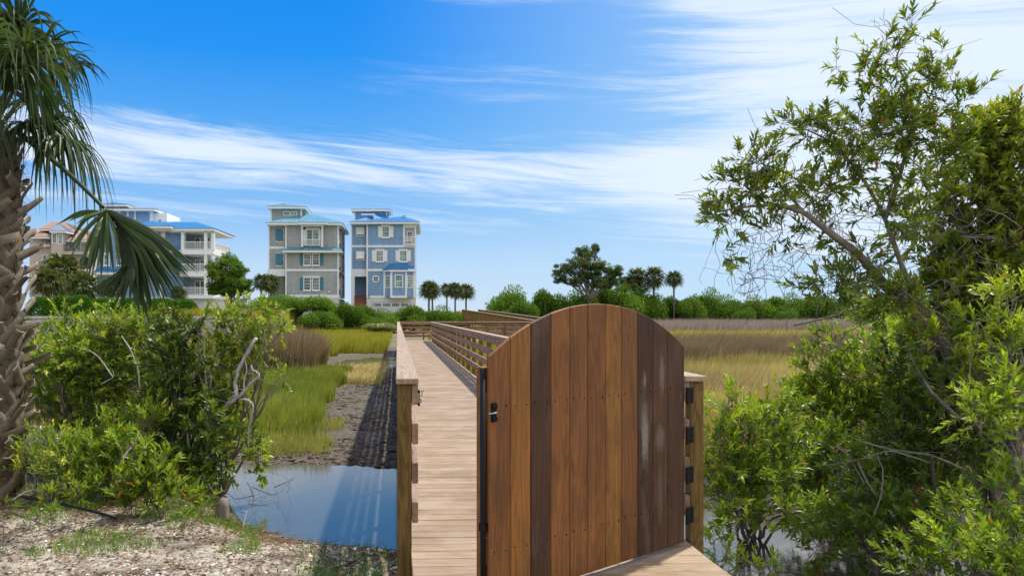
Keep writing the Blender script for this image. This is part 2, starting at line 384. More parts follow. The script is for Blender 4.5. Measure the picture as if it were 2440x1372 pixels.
def bark(name, a_, b_, sc=14):
    m, gn = mat(name); p = oc(gn); n_ = gn.noise(gn.vm('MULTIPLY', p, (1, 1, .35)), sc, 7, .65, .6)
    n2 = gn.noise(p, 3, 3)
    c = gn.mix(gn.mr(gn.m('ADD', gn.m('MULTIPLY', n_, .7), gn.m('MULTIPLY', n2, .3)), .3, .68), a_, b_)
    finish(gn, c, .85, n_, .6, .01, .2); return m
M['bark'] = bark('grey_bark', (.07, .055, .045), (.30, .26, .22)); M['twig'] = bark('brown_twig', (.035, .025, .018), (.13, .10, .075))
M['bleached'] = bark('bleached_wood', (.20, .17, .15), (.62, .58, .53), 18)
M['palmbark'] = bark('palm_trunk_fibre', (.04, .025, .016), (.20, .13, .085), 20)
def bootmat():
    m, gn = mat('palm_boot'); p = oc(gn); a = attr(gn)
    n_ = gn.noise(gn.vm('MULTIPLY', p, (18, 18, 9)), 1.6, 7, .65, .8); n2 = gn.noise(p, 5, 4)
    c = gn.ramp(a, [(0, (.08, .06, .042)), (.5, (.165, .13, .09)), (.85, (.29, .24, .18)), (1, (.50, .38, .24))])
    k = gn.mr(gn.m('ADD', gn.m('MULTIPLY', n_, .6), gn.m('MULTIPLY', n2, .4)), .3, .7, .5, 1.35)
    finish(gn, gn.vm('MULTIPLY', c, gn.comb(k, k, k)), .72, n_, .5, .006, .3); return m
M['boot'] = bootmat()
M['pebble'] = None
m_, gn = mat('shell_gravel'); a = attr(gn)
finish(gn, gn.ramp(a, [(0, (.10, .085, .07)), (.25, (.30, .24, .19)), (.6, (.52, .46, .39)), (1, (.78, .75, .69))]), .8, gn.noise(oc(gn), 60, 4), .4, .004, .25); M['pebble'] = m_
m_, gn = mat('leaf_litter'); a = attr(gn)
finish(gn, gn.ramp(a, [(0, (.05, .03, .02)), (.5, (.18, .10, .05)), (.85, (.32, .20, .11)), (1, (.30, .15, .08))]), .8, spec=.2); M['litter'] = m_

# ------------------------------------------------------------------ ground
def sstep(x, a, b):
    t = np.clip((x - a) / (b - a + 1e-12), 0, 1); return t * t * (3 - 2 * t)
def vnoise(x, y, s, seed=0):
    """cheap smooth value noise on arrays"""
    x = np.asarray(x) / s + seed * 17.13; y = np.asarray(y) / s - seed * 9.71
    xi = np.floor(x).astype(np.int64); yi = np.floor(y).astype(np.int64); fx = x - xi; fy = y - yi
    fx = fx * fx * (3 - 2 * fx); fy = fy * fy * (3 - 2 * fy)
    def h(i, j):
        k = (i * 374761393 + j * 668265263 + seed * 1274126177) & 0x7fffffff
        k = ((k ^ (k >> 13)) * 1274126177) & 0x7fffffff
        return ((k ^ (k >> 16)) & 0xffff) / 65535.0
    return (h(xi, yi) * (1 - fx) + h(xi + 1, yi) * fx) * (1 - fy) + (h(xi, yi + 1) * (1 - fx) + h(xi + 1, yi + 1) * fx) * fy
def fbm(x, y, s, seed=0, o=4):
    r = 0; a = .5
    for k in range(o): r = r + a * vnoise(x, y, s / 2 ** k, seed + k); a *= .5
    return r / (1 - .5 ** o)
WZ = -.70
def bank(xc): return np.interp(xc, [-9, -3.6, -3.0, -2.5, -2.0, -1.4, -.3, 0, 2, 4, 8], [16, 13, 11.0, 9.6, 8.45, 7.95, 7.6, 7.45, 6.0, 5.6, 5.2])
def far(xc): return np.interp(xc, [-3.6, -3.3, -2.6, 0, 2, 5, 9], [10.5, 11.2, 11.0, 10.7, 10.4, 9.6, 8.5])
def height(X, Y):
    X = np.asarray(X, float); Y = np.asarray(Y, float)
    xc, yc = w2c(X, Y)
    wob = (fbm(xc, yc, .8, 3) - .5) * .6
    b = bank(xc) + wob; f = far(xc) + wob
    z = -.33 - .06 * sstep(yc, 3, 7)
    z = z + (WZ - .06 - z) * sstep(yc, b - 2.0, b + .15)
    up = sstep(yc, f - .2, f + .9)
    marsh = -.62 + (fbm(xc, yc, 2.2, 9) - .5) * .10
    z = np.where(yc > b - .3, z + (marsh - z) * up, z)
    z = z + (fbm(xc, yc, .34, 71) - .5) * .10 * sstep(yc, b + .2, f + 1) * (1 - sstep(yc, 45, 60)) * sstep(z, -.75, -.66)
    # creek bed of mud beside the boardwalk, and the second pool
    pool = np.exp(-(((xc + 2.6) / 1.9) ** 2 + ((yc - 35.5) / 5.5) ** 2) ** 1.5)
    z = z - pool * (.12 + .09 * (fbm(xc, yc, 1.4, 5) - .5) * 2) * sstep(yc, 24, 28)
    # dunes
    left = sstep(-X, -4, 6)
    rise_l = sstep(yc, 80, 104) * 2.2
    rise_r = sstep(yc, 140, 175) * 2.3
    z = z + rise_l * left + rise_r * (1 - left)
    z = z + (fbm(xc, yc, 9, 21) - .5) * .5 * sstep(yc, 150, 175)
    # garden terrace behind the sea wall on the left
    t = sstep(-xc, 14.2 , 14.8) * sstep(yc, 62.3, 62.9)
    z = z + t * (1.35 - z) * (1 - sstep(yc, 96, 106))
    return z
def gz(X, Y): return float(height(X, Y))
gx = np.sinh(np.linspace(-5.6, 5.6, 521)) * 5.2
gy = np.concatenate([np.linspace(-30, 2, 14)[:-1], 2 + 0.055 * (np.exp(np.linspace(0, 1, 620) * math.log(1 + 900 / .055 * .012)) - 1) / .012])
GX, GY = np.meshgrid(gx, gy); GZ = height(GX, GY)
nx, ny = len(gx), len(gy)
mb = MB(); ii = (np.arange(ny - 1)[:, None] * nx + np.arange(nx - 1)[None]).ravel()
mb.add(np.stack([GX.ravel(), GY.ravel(), GZ.ravel()], 1), np.stack([ii, ii + 1, ii + nx + 1, ii + nx], 1))
def ground_mat():
    m, gn = mat('ground_soil'); p = oc(gn); A = gn.n('ShaderNodeAttribute', attribute_name='mask')
    r, gg, bb = gn.xyz(A.outputs['Color'])
    n1 = gn.noise(p, 38, 6, .7); n2 = gn.noise(p, 2.1, 5, .6); n3 = gn.noise(p, 9, 5, .65)
    # sand / crushed shell
    vo = gn.n('ShaderNodeTexVoronoi'); gn.put(vo.inputs['Vector'], p); vo.inputs['Scale'].default_value = 42
    cell = gn.xyz(vo.outputs['Color'])[0]
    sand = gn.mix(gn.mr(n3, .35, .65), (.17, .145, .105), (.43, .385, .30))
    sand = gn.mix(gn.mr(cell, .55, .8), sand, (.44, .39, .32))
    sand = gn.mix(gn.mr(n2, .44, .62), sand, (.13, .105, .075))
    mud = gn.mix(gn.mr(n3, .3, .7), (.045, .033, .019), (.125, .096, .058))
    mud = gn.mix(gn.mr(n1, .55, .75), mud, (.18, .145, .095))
    marsh = gn.mix(gn.mr(n2, .3, .7), (.10, .11, .035), (.22, .18, .09))
    far_ = gn.mix(gn.mr(n2, .3, .7), (.30, .27, .24), (.16, .17, .09))
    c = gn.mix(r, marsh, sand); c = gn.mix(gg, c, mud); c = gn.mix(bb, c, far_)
    rough = gn.mr(gn.m('MULTIPLY', gg, gn.mr(n3, .4, .6)), 0, 1, .95, .55)
    hgt = gn.m('ADD', gn.m('MULTIPLY', n1, .35), gn.m('ADD', gn.m('MULTIPLY', n3, .9), gn.m('MULTIPLY', vo.outputs['Distance'], -.25)))
    finish(gn, c, rough, hgt, .9, .035, .35); return m
ground = mb.build('ground', ground_mat(), smooth=True)
xc_, yc_ = w2c(GX, GY); nz = fbm(xc_, yc_, 1.0, 31)
bk = bank(xc_)
m_sand = 1 - sstep(yc_, bk - 1.6, bk - .6 + (nz - .5))
wet = 1 - sstep(GZ, WZ + .03, WZ + .10)
strip = sstep(GX, -2.2 + (nz - .5) * 1.6, -1.5 + (nz - .5) * 1.6) * (1 - sstep(GX, 2.2, 2.6)) * (1 - sstep(yc_, 48, 52))
nearbank = (1 - sstep(yc_, far(xc_) + 1.6 + nz * 2, far(xc_) + 3.2 + nz * 2)) * sstep(yc_, bk - 1.4, bk - .6)
m_mud = np.clip(wet + strip + nearbank, 0, 1) * (1 - m_sand)
m_far = sstep(yc_, 100, 150)
thicket_soil = sstep(yc_, 6.5 + nz, 7.2 + nz) * (1 - sstep(xc_, -2.6, -1.8)) * m_sand  # dark brown dirt and litter under the left thicket
m_mud = np.clip(m_mud + thicket_soil, 0, 1); m_sand = m_sand * (1 - thicket_soil)
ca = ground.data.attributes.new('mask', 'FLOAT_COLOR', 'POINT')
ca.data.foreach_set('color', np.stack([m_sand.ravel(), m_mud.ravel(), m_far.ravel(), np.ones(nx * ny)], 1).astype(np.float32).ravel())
tag(ground, kind='structure')

m_, gn = mat('pond_water'); p = oc(gn)
rip = gn.noise(gn.vm('MULTIPLY', p, (1, 3, 1)), 7, 4, .6)
pw = finish(gn, (.08, .076, .066), .07, rip, .06, .012, 1.0)
pw.inputs['IOR'].default_value = 1.95; pw.inputs['Specular Tint'].default_value = (1, .84, .66, 1)
mb = MB(); mb.add([(-9, 4, WZ), (14, 4, WZ), (14, 60, WZ), (-9, 60, WZ)], [(0, 1, 2, 3)]); tag(mb.build('water', m_), kind='structure')

# ------------------------------------------------------------------ boardwalk
XL, XR = .10, 1.86; Y0, Y1 = 4.84, 43.6
bw = empty('boardwalk', (0, 0, 0), label='long brown wooden boardwalk with four board railings crossing the marsh', cat='boardwalk')
mb = MB(); y = 1.6; k = 0
while y < 45.3:
    w = .139
    mb.bbox(XL - .012 + random.uniform(-.003, .003), XR + .012 + random.uniform(-.003, .003), y, y + w, -.028, random.uniform(-.0015, .0015), .004, random.random())
    y += w + .0065
x = XR + .02
mb.build('deck', M['deck'], bw)
mb = MB(); x = XR + .03
while x < 10.6:
    mb.bbox(x, x + .139, 43.75, 45.35, -.028, 0, .004, random.random()); x += .1455
mb.build('deck', M['deck2'], bw)
fr = MB()
for x in (XL + .01, .7, 1.25, XR - .05): fr.bbox(x, x + .045, 1.7, 45.3, -.26, -.031, .003, random.random())
for x in np.arange(2.2, 10.4, 1.6): fr.bbox(x, x + .045, 43.75, 45.35, -.26, -.031, .003, .5)
fr.build('joist', M['post'], bw)
ZT = 1.068
levels = [(.90, 1.028), (.655, .786), (.41, .541), (.165, .296)]
def rail_y(xb0, xb1, xp0, xp1, xc0, xc1, y0, y1, sp, ends=True):
    """railing running along Y: boards, cap, posts"""
    mb = MB()
    for (z0, z1) in levels:
        y = y0 - .004
        while y < y1 - .1:
            L = min(4.88, y1 - y); mb.bbox(xb0, xb1, y, y + L - .003, z0, z1, .004, random.random()); y += L
    r = mb.build('rail_board', M['rail'], bw)
    mb = MB(); y = y0 - .03
    while y < y1:
        L = min(4.88, y1 - y); mb.bbox(xc0, xc1, y, y + L - .002, ZT - .038, ZT + random.uniform(-.001, .001), .005, random.random()); y += L
    mb.build('cap_rail', M['cap'], r)
    y = y0; first = True
    while y < y1:
        p = MB(); zb = -1.15 if y > 7 else -.75
        p.bbox(xp0, xp1, y, y + .089, zb, ZT - .040, .005, random.random())
        o = p.build('post', M['post'], r); y += sp
    return r
rail_y(.092, .130, 0.0, .090, -.008, .132, Y0, 45.4, 1.62)
rail_y(1.855, 1.893, 1.895, 1.985, 1.85, 1.99, Y0 + .11, 43.6, 1.62)
def rail_x(yb0, yb1, yp0, yp1, yc0, yc1, x0, x1, sp):
    mb = MB()
    for (z0, z1) in levels:
        x = x0
        while x < x1 - .1:
            L = min(4.88, x1 - x); mb.bbox(x, x + L - .003, yb0, yb1, z0, z1, .004, random.random()); x += L
    r = mb.build('rail_board', M['railx'], bw)
    mb = MB(); mb.bbox(x0 - .02, x1, yc0, yc1, ZT - .038, ZT, .005, .5); mb.build('cap_rail', M['capx'], r)
    x = x0 + .1
    while x < x1:
        p = MB(); p.bbox(x, x + .089, yp0, yp1, -1.2, ZT - .04, .005, random.random()); p.build('post', M['post'], r); x += sp
rail_x(45.42, 45.458, 45.46, 45.55, 45.41, 45.55, .134, 10.4, 1.27)      # far side of the cross leg
rail_x(43.64, 43.678, 43.548, 43.638, 43.54, 43.68, 2.0, 8.6, .98)          # near side, posts outward
# third leg climbs away over the dune, picket railings
def leg3(xa, ya, xb, yb, za, zb, offs, name_cap):
    a_ = Vector((xa, ya)); b_ = Vector((xb, yb)); L = (b_ - a_).length; d = (b_ - a_) / L; n_ = Vector((-d.y, d.x))
    N = int(L / .34); mb = MB(); cp = MB(); rl = MB()
    for i in range(N + 1):
        t = i / N; p = a_ + d * L * t; z = za + (zb - za) * t
        w = .075 if i % 6 == 0 else .045
        lo = z - (1.6 if i % 6 == 0 else .12)
        mb.box(p.x - w / 2, p.x + w / 2, p.y - w / 2, p.y + w / 2, lo, z + 1.02, random.random())
    def strip(m_, h0, h1, w):
        q = []
        for t in (0, 1):
            p = a_ + d * L * t; z = za + (zb - za) * t
            for s_ in (-1, 1):
                for h in (h0, h1): q.append((p.x + n_.x * s_ * w / 2, p.y + n_.y * s_ * w / 2, z + h))
        m_.add(q, [(0,1,3,2),(4,6,7,5),(0,4,5,1),(2,3,7,6),(1,5,7,3),(0,2,6,4)], a=random.random())
    strip(cp, 1.022, 1.062, .15); strip(rl, .94, 1.015, .035); strip(rl, .10, .17, .035)
    r = rl.build('picket_rail', M['post'], bw); cp.build('cap_rail', M['cap'], r)
    o = mb.build('picket', M['post'], r); o['kind'] = 'stuff'
leg3(8.7, 45.6, 7.1, 85, 0.0, 1.02, 0, ''); leg3(10.5, 45.6, 8.9, 85, 0, 1.02, 0, '')
mb = MB(); n_ = 270
for i in range(n_):
    t = i / n_; yy = 45.5 + 39.5 * t; xx = 8.78 - 1.6 * t; z = 1.02 * t
    mb.box(xx, xx + 1.7, yy, yy + .14, z - .03, z, random.random())
mb.build('deck', M['deck'], bw)

# ------------------------------------------------------------------ gate (hinged on the right post, swung toward the camera)
gh = c2w(1.600, 4.90, 0); ga = c2w(.290, 3.83, 0)
gdir = gh - ga; GW = float(np.linalg.norm(gdir)); grot = math.atan2(gdir[1], gdir[0])
gate = empty('arched_gate', (ga[0], ga[1], .03), grot, 'open arched gate of vertical cedar planks in mixed browns, with black hardware', 'gate')
HS, HP, TH = 1.225, 1.492, .022            # shoulder and peak heights, plank thickness
def arch(x):                                # circular arc top, slightly off centre like the photo
    c = GW / 2 + .0; h = HP - HS; r = (c * c + h * h) / (2 * h); return HP - r + math.sqrt(max(0, r * r - (x - c) ** 2))
bounds = []
for px in (1171.5, 1216.7, 1265, 1313, 1358, 1400.5, 1443, 1481.5, 1519.7, 1556.3, 1590.5, 1624):
    r_ = (px - PX0) / FPX; bounds.append((3.83 * r_ - .29) / (1.31 - 1.07 * r_) * GW)
bounds[0] = 0; bounds[-1] = GW
tones = [.56, .80, .14, .60, .55, .58, .86, .50, .08, .22, .19]
for i in range(11):
    x0, x1 = bounds[i] + .0004, bounds[i + 1] - .0006
    mb = MB(); n = 9; b = .003
    xs = np.concatenate([[x0], np.linspace(x0 + .0045, x1 - .0045, n - 2), [x1]]); V = []
    for x in xs:
        e = .009 if x in (xs[0], xs[-1]) else 0
        for (yy, zz) in ((0 + e, 0), (0 + e, arch(x) - b), (min(b + e, TH - b - .002), arch(x)), (TH - b, arch(x)), (TH, arch(x) - b), (TH, 0)): V.append((x, yy, zz))
    Q = [(j*6+k, (j+1)*6+k, (j+1)*6+(k+1) % 6, j*6+(k+1) % 6) for j in range(n - 1) for k in range(6)]
    Q += [(0, 1, 4, 5), (1, 2, 3, 4), (48, 53, 52, 49), (49, 52, 51, 50)]
    mb.add(V, Q, a=tones[i]); pk = mb.build('plank', M['gate'], gate)
    for sx in (x0 + .03, x1 - .03):
        for sz_ in (.25, .97):
            sm = MB(); sm.tube([(sx, .002, sz_ + random.uniform(-.012, .012))] * 1 + [(sx + .0001, -.0012, sz_)], .0038, 8); sm.build('screw', M['black'], pk)
fm = MB()
fm.bbox(.02, GW - .02, TH + .001, TH + .04, .18, .32, .004, .55); fm.bbox(.02, GW - .02, TH + .001, TH + .04, .90, 1.04, .004, .5)
fm.bbox(.0, .09, TH + .0405, TH + .078, .02, 1.17, .004, .6); fm.bbox(GW - .1, GW, TH + .0405, TH + .078, .02, 1.17, .004, .3)
fm.build('brace', M['gate'], gate)
mb = MB(); mb.tube([(-.018, .03, -.2), (-.018, .03, 1.165)], .0145, 14); 
mb.bbox(-.03, 0, .01, .05, .36, .40, .002); mb.build('drop_rod', M['black'], gate, True)
mb = MB(); mb.bbox(.004, .040, -.008, 0, .900, .995, .002); mb.bbox(.006, .036, -.022, -.008, .967, .991, .003); mb.bbox(.006, .036, -.022, -.008, .904, .928, .003)
lt = mb.build('latch', M['black'], gate)
mb = MB(); mb.tube([(-.03, -.024, .947), (.012, -.030, .949), (.042, -.026, .953)], .004, 8); mb.build('latch_bar', M['steel'], lt, True)
for z in (.11, .365, .617, .868):
    mb = MB(); hx = GW + .004
    mb.bbox(GW - .002, GW + .085, -.012, -.007, z, z + .105, .002); mb.tube([(GW + .006, -.014, z - .002), (GW + .006, -.014, z + .107)], .007, 8)
    for dz in (.02, .052, .085): mb.tube([(GW + .065, -.0125, z + dz), (GW + .065, -.0165, z + dz)], .0045, 8)
    mb.build('hinge', M['black'], gate)
mb = MB()
for z in (.905, .985): mb.bbox(.128, .142, Y0 - .012, Y0 + .03, z - .012, z + .006, .002)
mb.bbox(.133, .140, Y0 - .01, Y0 + .02, .905, .985, .002)
mb.tube([(.14, Y0 - .01, .96), (.155, Y0 - .015, .955), (.152, Y0 - .012, .985), (.166, Y0 - .012, .988)], .003, 6)
mb.tube([(.14, Y0 - .01, .94), (.15, Y0 - .015, .93), (.146, Y0 - .012, .912)], .003, 6)
mb.build('latch_catch', M['black'], bw)

# ------------------------------------------------------------------ leaves, twigs, shrubs
def unit(v): return v / (np.linalg.norm(v, axis=-1, keepdims=True) + 1e-9)
def leaves(mb, pos, d, nrm, L, wr=.3, v=None, fold=.25, curl=.15, dead=0.0):
    N = len(pos); L = np.broadcast_to(L, (N,))[:, None]
    side = unit(np.cross(d, nrm)); nn = unit(np.cross(side, d)); wd = L * wr * .5
    wd = np.broadcast_to(wd, (N, 1))
    V = np.zeros((N, 5, 3)); mid = pos + d * L * .45
    V[:, 0] = pos; V[:, 1] = mid + side * wd + nn * wd * fold; V[:, 2] = pos + d * L - nn * L * curl
    V[:, 3] = mid - side * wd + nn * wd * fold; V[:, 4] = mid - nn * wd * fold * .6
    b = np.arange(N)[:, None, None] * 5
    Q = (b + np.array([(0, 4, 2, 1), (0, 3, 2, 4)])[None]).reshape(-1, 4)
    if v is None: v = rng.random(N)
    v = np.clip(v, 0, .95); v[rng.random(N) < dead] = 1.0
    mb.add(V.reshape(-1, 3), Q, a=np.repeat(v, 5))
def ell(n, c, r, surf=2.4):
    d = unit(rng.normal(size=(n, 3))); q = rng.random(n) ** (1 / surf)
    return np.asarray(c) + d * q[:, None] * np.asarray(r), d
def twigs(mf, ms, base, out, n_l, tl, leaf, wr, up=.45, jit=.5, vbase=.5, droop=.0, spread=.85, cl=None):
    """leafy shoots starting at base, growing out+up"""
    N = len(base); d = unit(out * .6 + np.array((0, 0, up)) + rng.normal(size=(N, 3)) * jit)
    L = tl * rng.uniform(.6, 1.3, N); tip = base + d * L[:, None]; tip[:, 2] -= droop * L
    ms.prisms(base, tip, .0028, .0012)
    nl = n_l; t = (np.arange(nl) + .5) / nl; t = .2 + .8 * t
    T = np.tile(t, N); I = np.repeat(np.arange(N), nl)
    pos = base[I] + (tip - base)[I] * T[:, None]
    ax = unit(tip - base)[I]; u = unit(np.cross(ax, np.array((.31, .77, .55)))); w = np.cross(ax, u)
    ph = np.tile(np.arange(nl) * 2.4, N) + np.repeat(rng.random(N) * 6.3, nl) + rng.normal(size=N * nl) * .3
    rad = np.cos(ph)[:, None] * u + np.sin(ph)[:, None] * w
    sp = spread * (1.15 - .65 * T)[:, None]
    ld = unit(ax + rad * sp + rng.normal(size=(N * nl, 3)) * .12)
    nr = unit(ax * .9 - rad * .3 + np.array((0, 0, .5)))
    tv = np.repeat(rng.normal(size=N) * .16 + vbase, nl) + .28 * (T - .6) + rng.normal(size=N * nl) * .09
    ll = leaf * rng.uniform(.5, 1.25, N * nl) * (1.08 - .45 * np.abs(T - .55)) * np.repeat(rng.uniform(.75, 1.15, N), nl)
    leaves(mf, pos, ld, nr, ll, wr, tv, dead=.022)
def wander(a_, b_, n=7, amp=.08):
    a_ = np.asarray(a_); b_ = np.asarray(b_); t = np.linspace(0, 1, n)[:, None]; L = np.linalg.norm(b_ - a_)
    p = a_ + (b_ - a_) * t; off = np.cumsum(rng.normal(size=(n, 3)), 0); off -= off[0] + (off[-1] - off[0]) * t
    p = p + off * amp * L * .35; p[:, 2] += np.sin(t[:, 0] * math.pi) * L * .05
    return p
def shrub(name, label, cat, blobs, root_px, leafm, leaf=.09, wr=.28, dens=420, tl=.22, nl=14, rd=.8, group=None,
          vbase=.5, trunks=3, stemr=.018, barkm='bark', up=.45, stems=True, jit=.5, spread=.85, surf=2.4, extra=None):
    """blobs: (px, py, rx_px, ry_px, distance) of each leaf mass; every mass has real depth"""
    rx, ry, rd_ = root_px; rp = P(rx, ry, rd_); rp[2] = gz(rp[0], rp[1]) - .03
    root = empty(name, tuple(rp), 0, label, cat, group)
    mf, ms = MB(), MB(); dens = dens * 2.3; wr = wr * 1.12
    cs = []; pys = [b_[1] for b_ in blobs]; pmn, pmx = min(pys), max(pys) + 1
    for bl in blobs:
        px, py, a_, b_, dd = bl[:5]; k = bl[5] if len(bl) > 5 else 1.0
        c = P(px, py, dd); c[2] -= tl * .32 * min(1, max(.3, b_ / 40)); sc = dd / FPX; r = np.array((a_ * sc, (a_ + b_) * .5 * sc * rd, b_ * sc)) * .9
        n = max(4, int(dens * k * (a_ * sc) * (b_ * sc))); base, out = ell(n, c, r, surf)
        gnd = height(base[:, 0], base[:, 1]) + .03; base[:, 2] = np.maximum(base[:, 2], gnd)
        twigs(mf, ms, base, out, nl, tl, leaf, wr, up, jit, vbase + .15 * (.45 - (py - pmn) / (pmx - pmn)) * (pmx - pmn > 120) + rng.normal() * .05, spread=spread)  # higher leaf masses get lighter tones, highlights put into the leaf colour
        sel = rng.random(n) < .3
        q = c + (base[sel] - c) * .35; ms.prisms(q, base[sel], .005, .003)
        cs.append((c, r))
    if stems:
        rts = [rp + np.array((rng.uniform(-.12, .12), rng.uniform(-.12, .12), 0)) for _ in range(trunks)]
        for i, (c, r) in enumerate(cs):
            a_ = rts[i % trunks]; pth = wander(a_, c + np.array((0, 0, r[2] * .3)), 8, .12)
            ms.tube(pth, np.linspace(stemr, stemr * .3, 8), 6)
            for _ in range(4):
                e, _o = ell(1, c, r * .95); j = rng.integers(3, 7)
                ms.tube(wander(pth[j], e[0], 6, .14), np.linspace(stemr * .5, .002, 6), 4)
    if extra: extra(mf, ms)
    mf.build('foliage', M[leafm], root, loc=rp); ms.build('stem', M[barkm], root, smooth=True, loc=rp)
    return root

# left thicket -------------------------------------------------------------
shrub('wax_myrtle_shrub', 'tallest yellow-green shrub of the left thicket, spreading right beside the palm trunk', 'shrub',
      [(150,850,80,60,9.4),(230,800,100,50,9.8),(330,800,100,55,9.8),(110,920,60,60,9.2),(220,900,110,70,9.6),(330,890,100,75,9.6),
       (200,990,100,60,9.4,.7),(320,1000,90,70,9.4,.7),(130,790,60,30,9.8),(250,755,45,25,10),(90,860,40,30,9.0),(150,740,22,20,9.9,.6),(345,765,50,30,9.9),(300,1080,90,40,9.0,.8),(200,1060,90,40,9.0,.6)],
      (240, 1150, 9.3), 'lf_myrtle', leaf=.085, wr=.26, dens=520, tl=.2, vbase=.58, trunks=4)
shrub('broadleaf_shrub', 'dark upright glossy shrub in the middle of the left thicket', 'shrub',
      [(430,790,45,40,8.7),(405,850,45,45,8.6),(450,870,50,45,8.7),(430,940,60,50,8.6),(480,1000,50,50,8.5),(420,1030,60,50,8.5),(455,1090,60,40,8.4),(395,760,22,22,8.7,.6),(470,760,22,25,8.7,.6),(380,960,50,50,8.7),(440,1130,70,25,8.2,.9),(500,1080,40,50,8.4,.9),(370,1100,50,40,8.3,.8)],
      (440, 1150, 8.4), 'lf_dark', leaf=.085, wr=.36, dens=520, tl=.2, vbase=.55, up=.55)
shrub('silverling_shrub', 'small-leaved pale-tipped shrub at the right end of the left thicket', 'shrub',
      [(590,738,55,22,9.3),(640,775,40,30,9.3),(570,790,60,40,9.4),(600,840,45,40,9.4),(672,893,22,14,9.2,.8),(530,760,45,30,9.5),(510,850,60,60,9.4,.8),(540,930,55,50,9.3,.8),(660,740,20,12,9.3),(630,870,22,14,9.2),(510,960,60,60,9.3,.9),(540,1030,50,50,9.2,.8),(500,1090,45,40,9.0,.8)],
      (520, 1090, 9.2), 'lf_myrtle', leaf=.06, wr=.42, dens=560, tl=.17, vbase=.66, nl=14)
shrub('low_shrub', 'low bright shrub at the foot of the palm trunk', 'shrub',
      [(110,1060,60,38,7.9),(170,1075,50,40,7.8),(80,1105,50,35,7.8),(150,1130,60,35,7.7)],
      (115, 1170, 7.8), 'lf_myrtle', leaf=.07, wr=.24, dens=620, tl=.2, vbase=.68, up=.9, jit=.35)
shrub('low_shrub', 'bushy bright shrub between the palm foot and the broad-leaved weed', 'shrub',
      [(250,1035,40,40,7.9),(225,1090,55,50,7.8),(290,1080,40,50,7.8),(250,1150,60,40,7.7),(345,1000,40,50,8.2,.7)],
      (250, 1190, 7.8), 'lf_bright', leaf=.085, wr=.26, dens=600, tl=.22, vbase=.62, up=.9, jit=.35)
shrub('broad_leaved_weed', 'broad-leaved bright weed at the front edge of the left thicket', 'weed',
      [(355,1150,45,45,7.2),(320,1190,45,30,7.1),(400,1180,40,40,7.1),(370,1110,30,30,7.3)],
      (360, 1215, 7.1), 'lf_broad', leaf=.13, wr=.3, dens=380, tl=.2, vbase=.6, nl=9, up=1.1, jit=.3, stemr=.008)
shrub('broad_leaved_weed', 'small leafy weed rosette beside the stump at the pond edge', 'weed',
      [(480,1190,26,14,7.35)], (480, 1205, 7.35), 'lf_broad', leaf=.12, wr=.3, dens=700, tl=.1, vbase=.7, nl=9, up=.9, stemr=.005, jit=.5)
shrub('hanging_shoot', 'leafy shoot hanging from the bare branch over the pond', 'shoot',
      [(612,1075,18,36,8.9),(592,1030,18,30,8.95,.8),(625,1125,14,18,8.8)], (560, 1150, 9.0), 'lf_bright', leaf=.07, wr=.4, dens=760, tl=.12, vbase=.6, nl=10, up=-.2, stems=False)
for i, (px, py, dd, lab) in enumerate([(115, 1190, 6.9, 'seedling at the far left behind the black pipe'), (187, 1192, 6.8, 'tall thin seedling just behind the black pipe'), (124, 1232, 6.2, 'seedling in front of the black pipe, at the left'), (440, 1245, 6.5, 'spreading seedling on gravel below the broad-leaved weed'), (15, 1225, 6.3, 'seedling nearest the left picture edge')]):
    b = [(px, py - 8, 16, 6, dd, 2.0)] if i != 1 else [(px, py - 18, 7, 24, dd, 2.5)]
    shrub('seedling', 'small green ' + lab, 'seedling', b, (px, py + 8, dd), 'lf_broad', leaf=.085, wr=.26, dens=1100, tl=.07, vbase=.75, nl=8, up=.8, stemr=.004, group='seedlings on the gravel')

def bare(name, label, paths, matk, r0, cat='branch', side=True, leaf=None):
    p0 = P(*paths[0][0][:3]); root = empty(name, tuple(p0), 0, label, cat); mb = MB()
    for (pts, ra, rb) in [(p[:3] if isinstance(p, tuple) and len(p) == 3 else (p, r0, r0 * .4)) for p in paths]: pass
    return root, p0
def branch_thing(name, label, cat, limbs, matk, twn=0, part='limb'):
    """limbs: list of (pixel path with distances, r0, r1)"""
    p0 = P(*limbs[0][0][0]); mb = MB()
    for pts, ra, rb in limbs:
        w = np.array([P(*q) for q in pts]); 
        # resample with slight irregularity
        n = len(w) * 4; t = np.linspace(0, len(w) - 1, n); q = np.stack([np.interp(t, range(len(w)), w[:, k]) for k in range(3)], 1)
        for _ in range(2): q[1:-1] = (q[:-2] + q[1:-1] * 2 + q[2:]) / 4
        q[1:-1] += rng.normal(size=q[1:-1].shape) * ra * .16
        rr = np.linspace(ra, rb, n) * (1 + rng.normal(size=n) * .07); mb.tube(q, rr, 8)
        for _ in range(twn):
            j = rng.integers(2, n - 1); e = q[j] + unit(rng.normal(size=3)) * rng.uniform(.15, .4); mb.tube(wander(q[j], e, 5, .25), np.linspace(rb * .5, .0015, 5), 4)
    o = mb.build(name, M[matk], None, True, loc=p0); tag(o, label, cat); return o
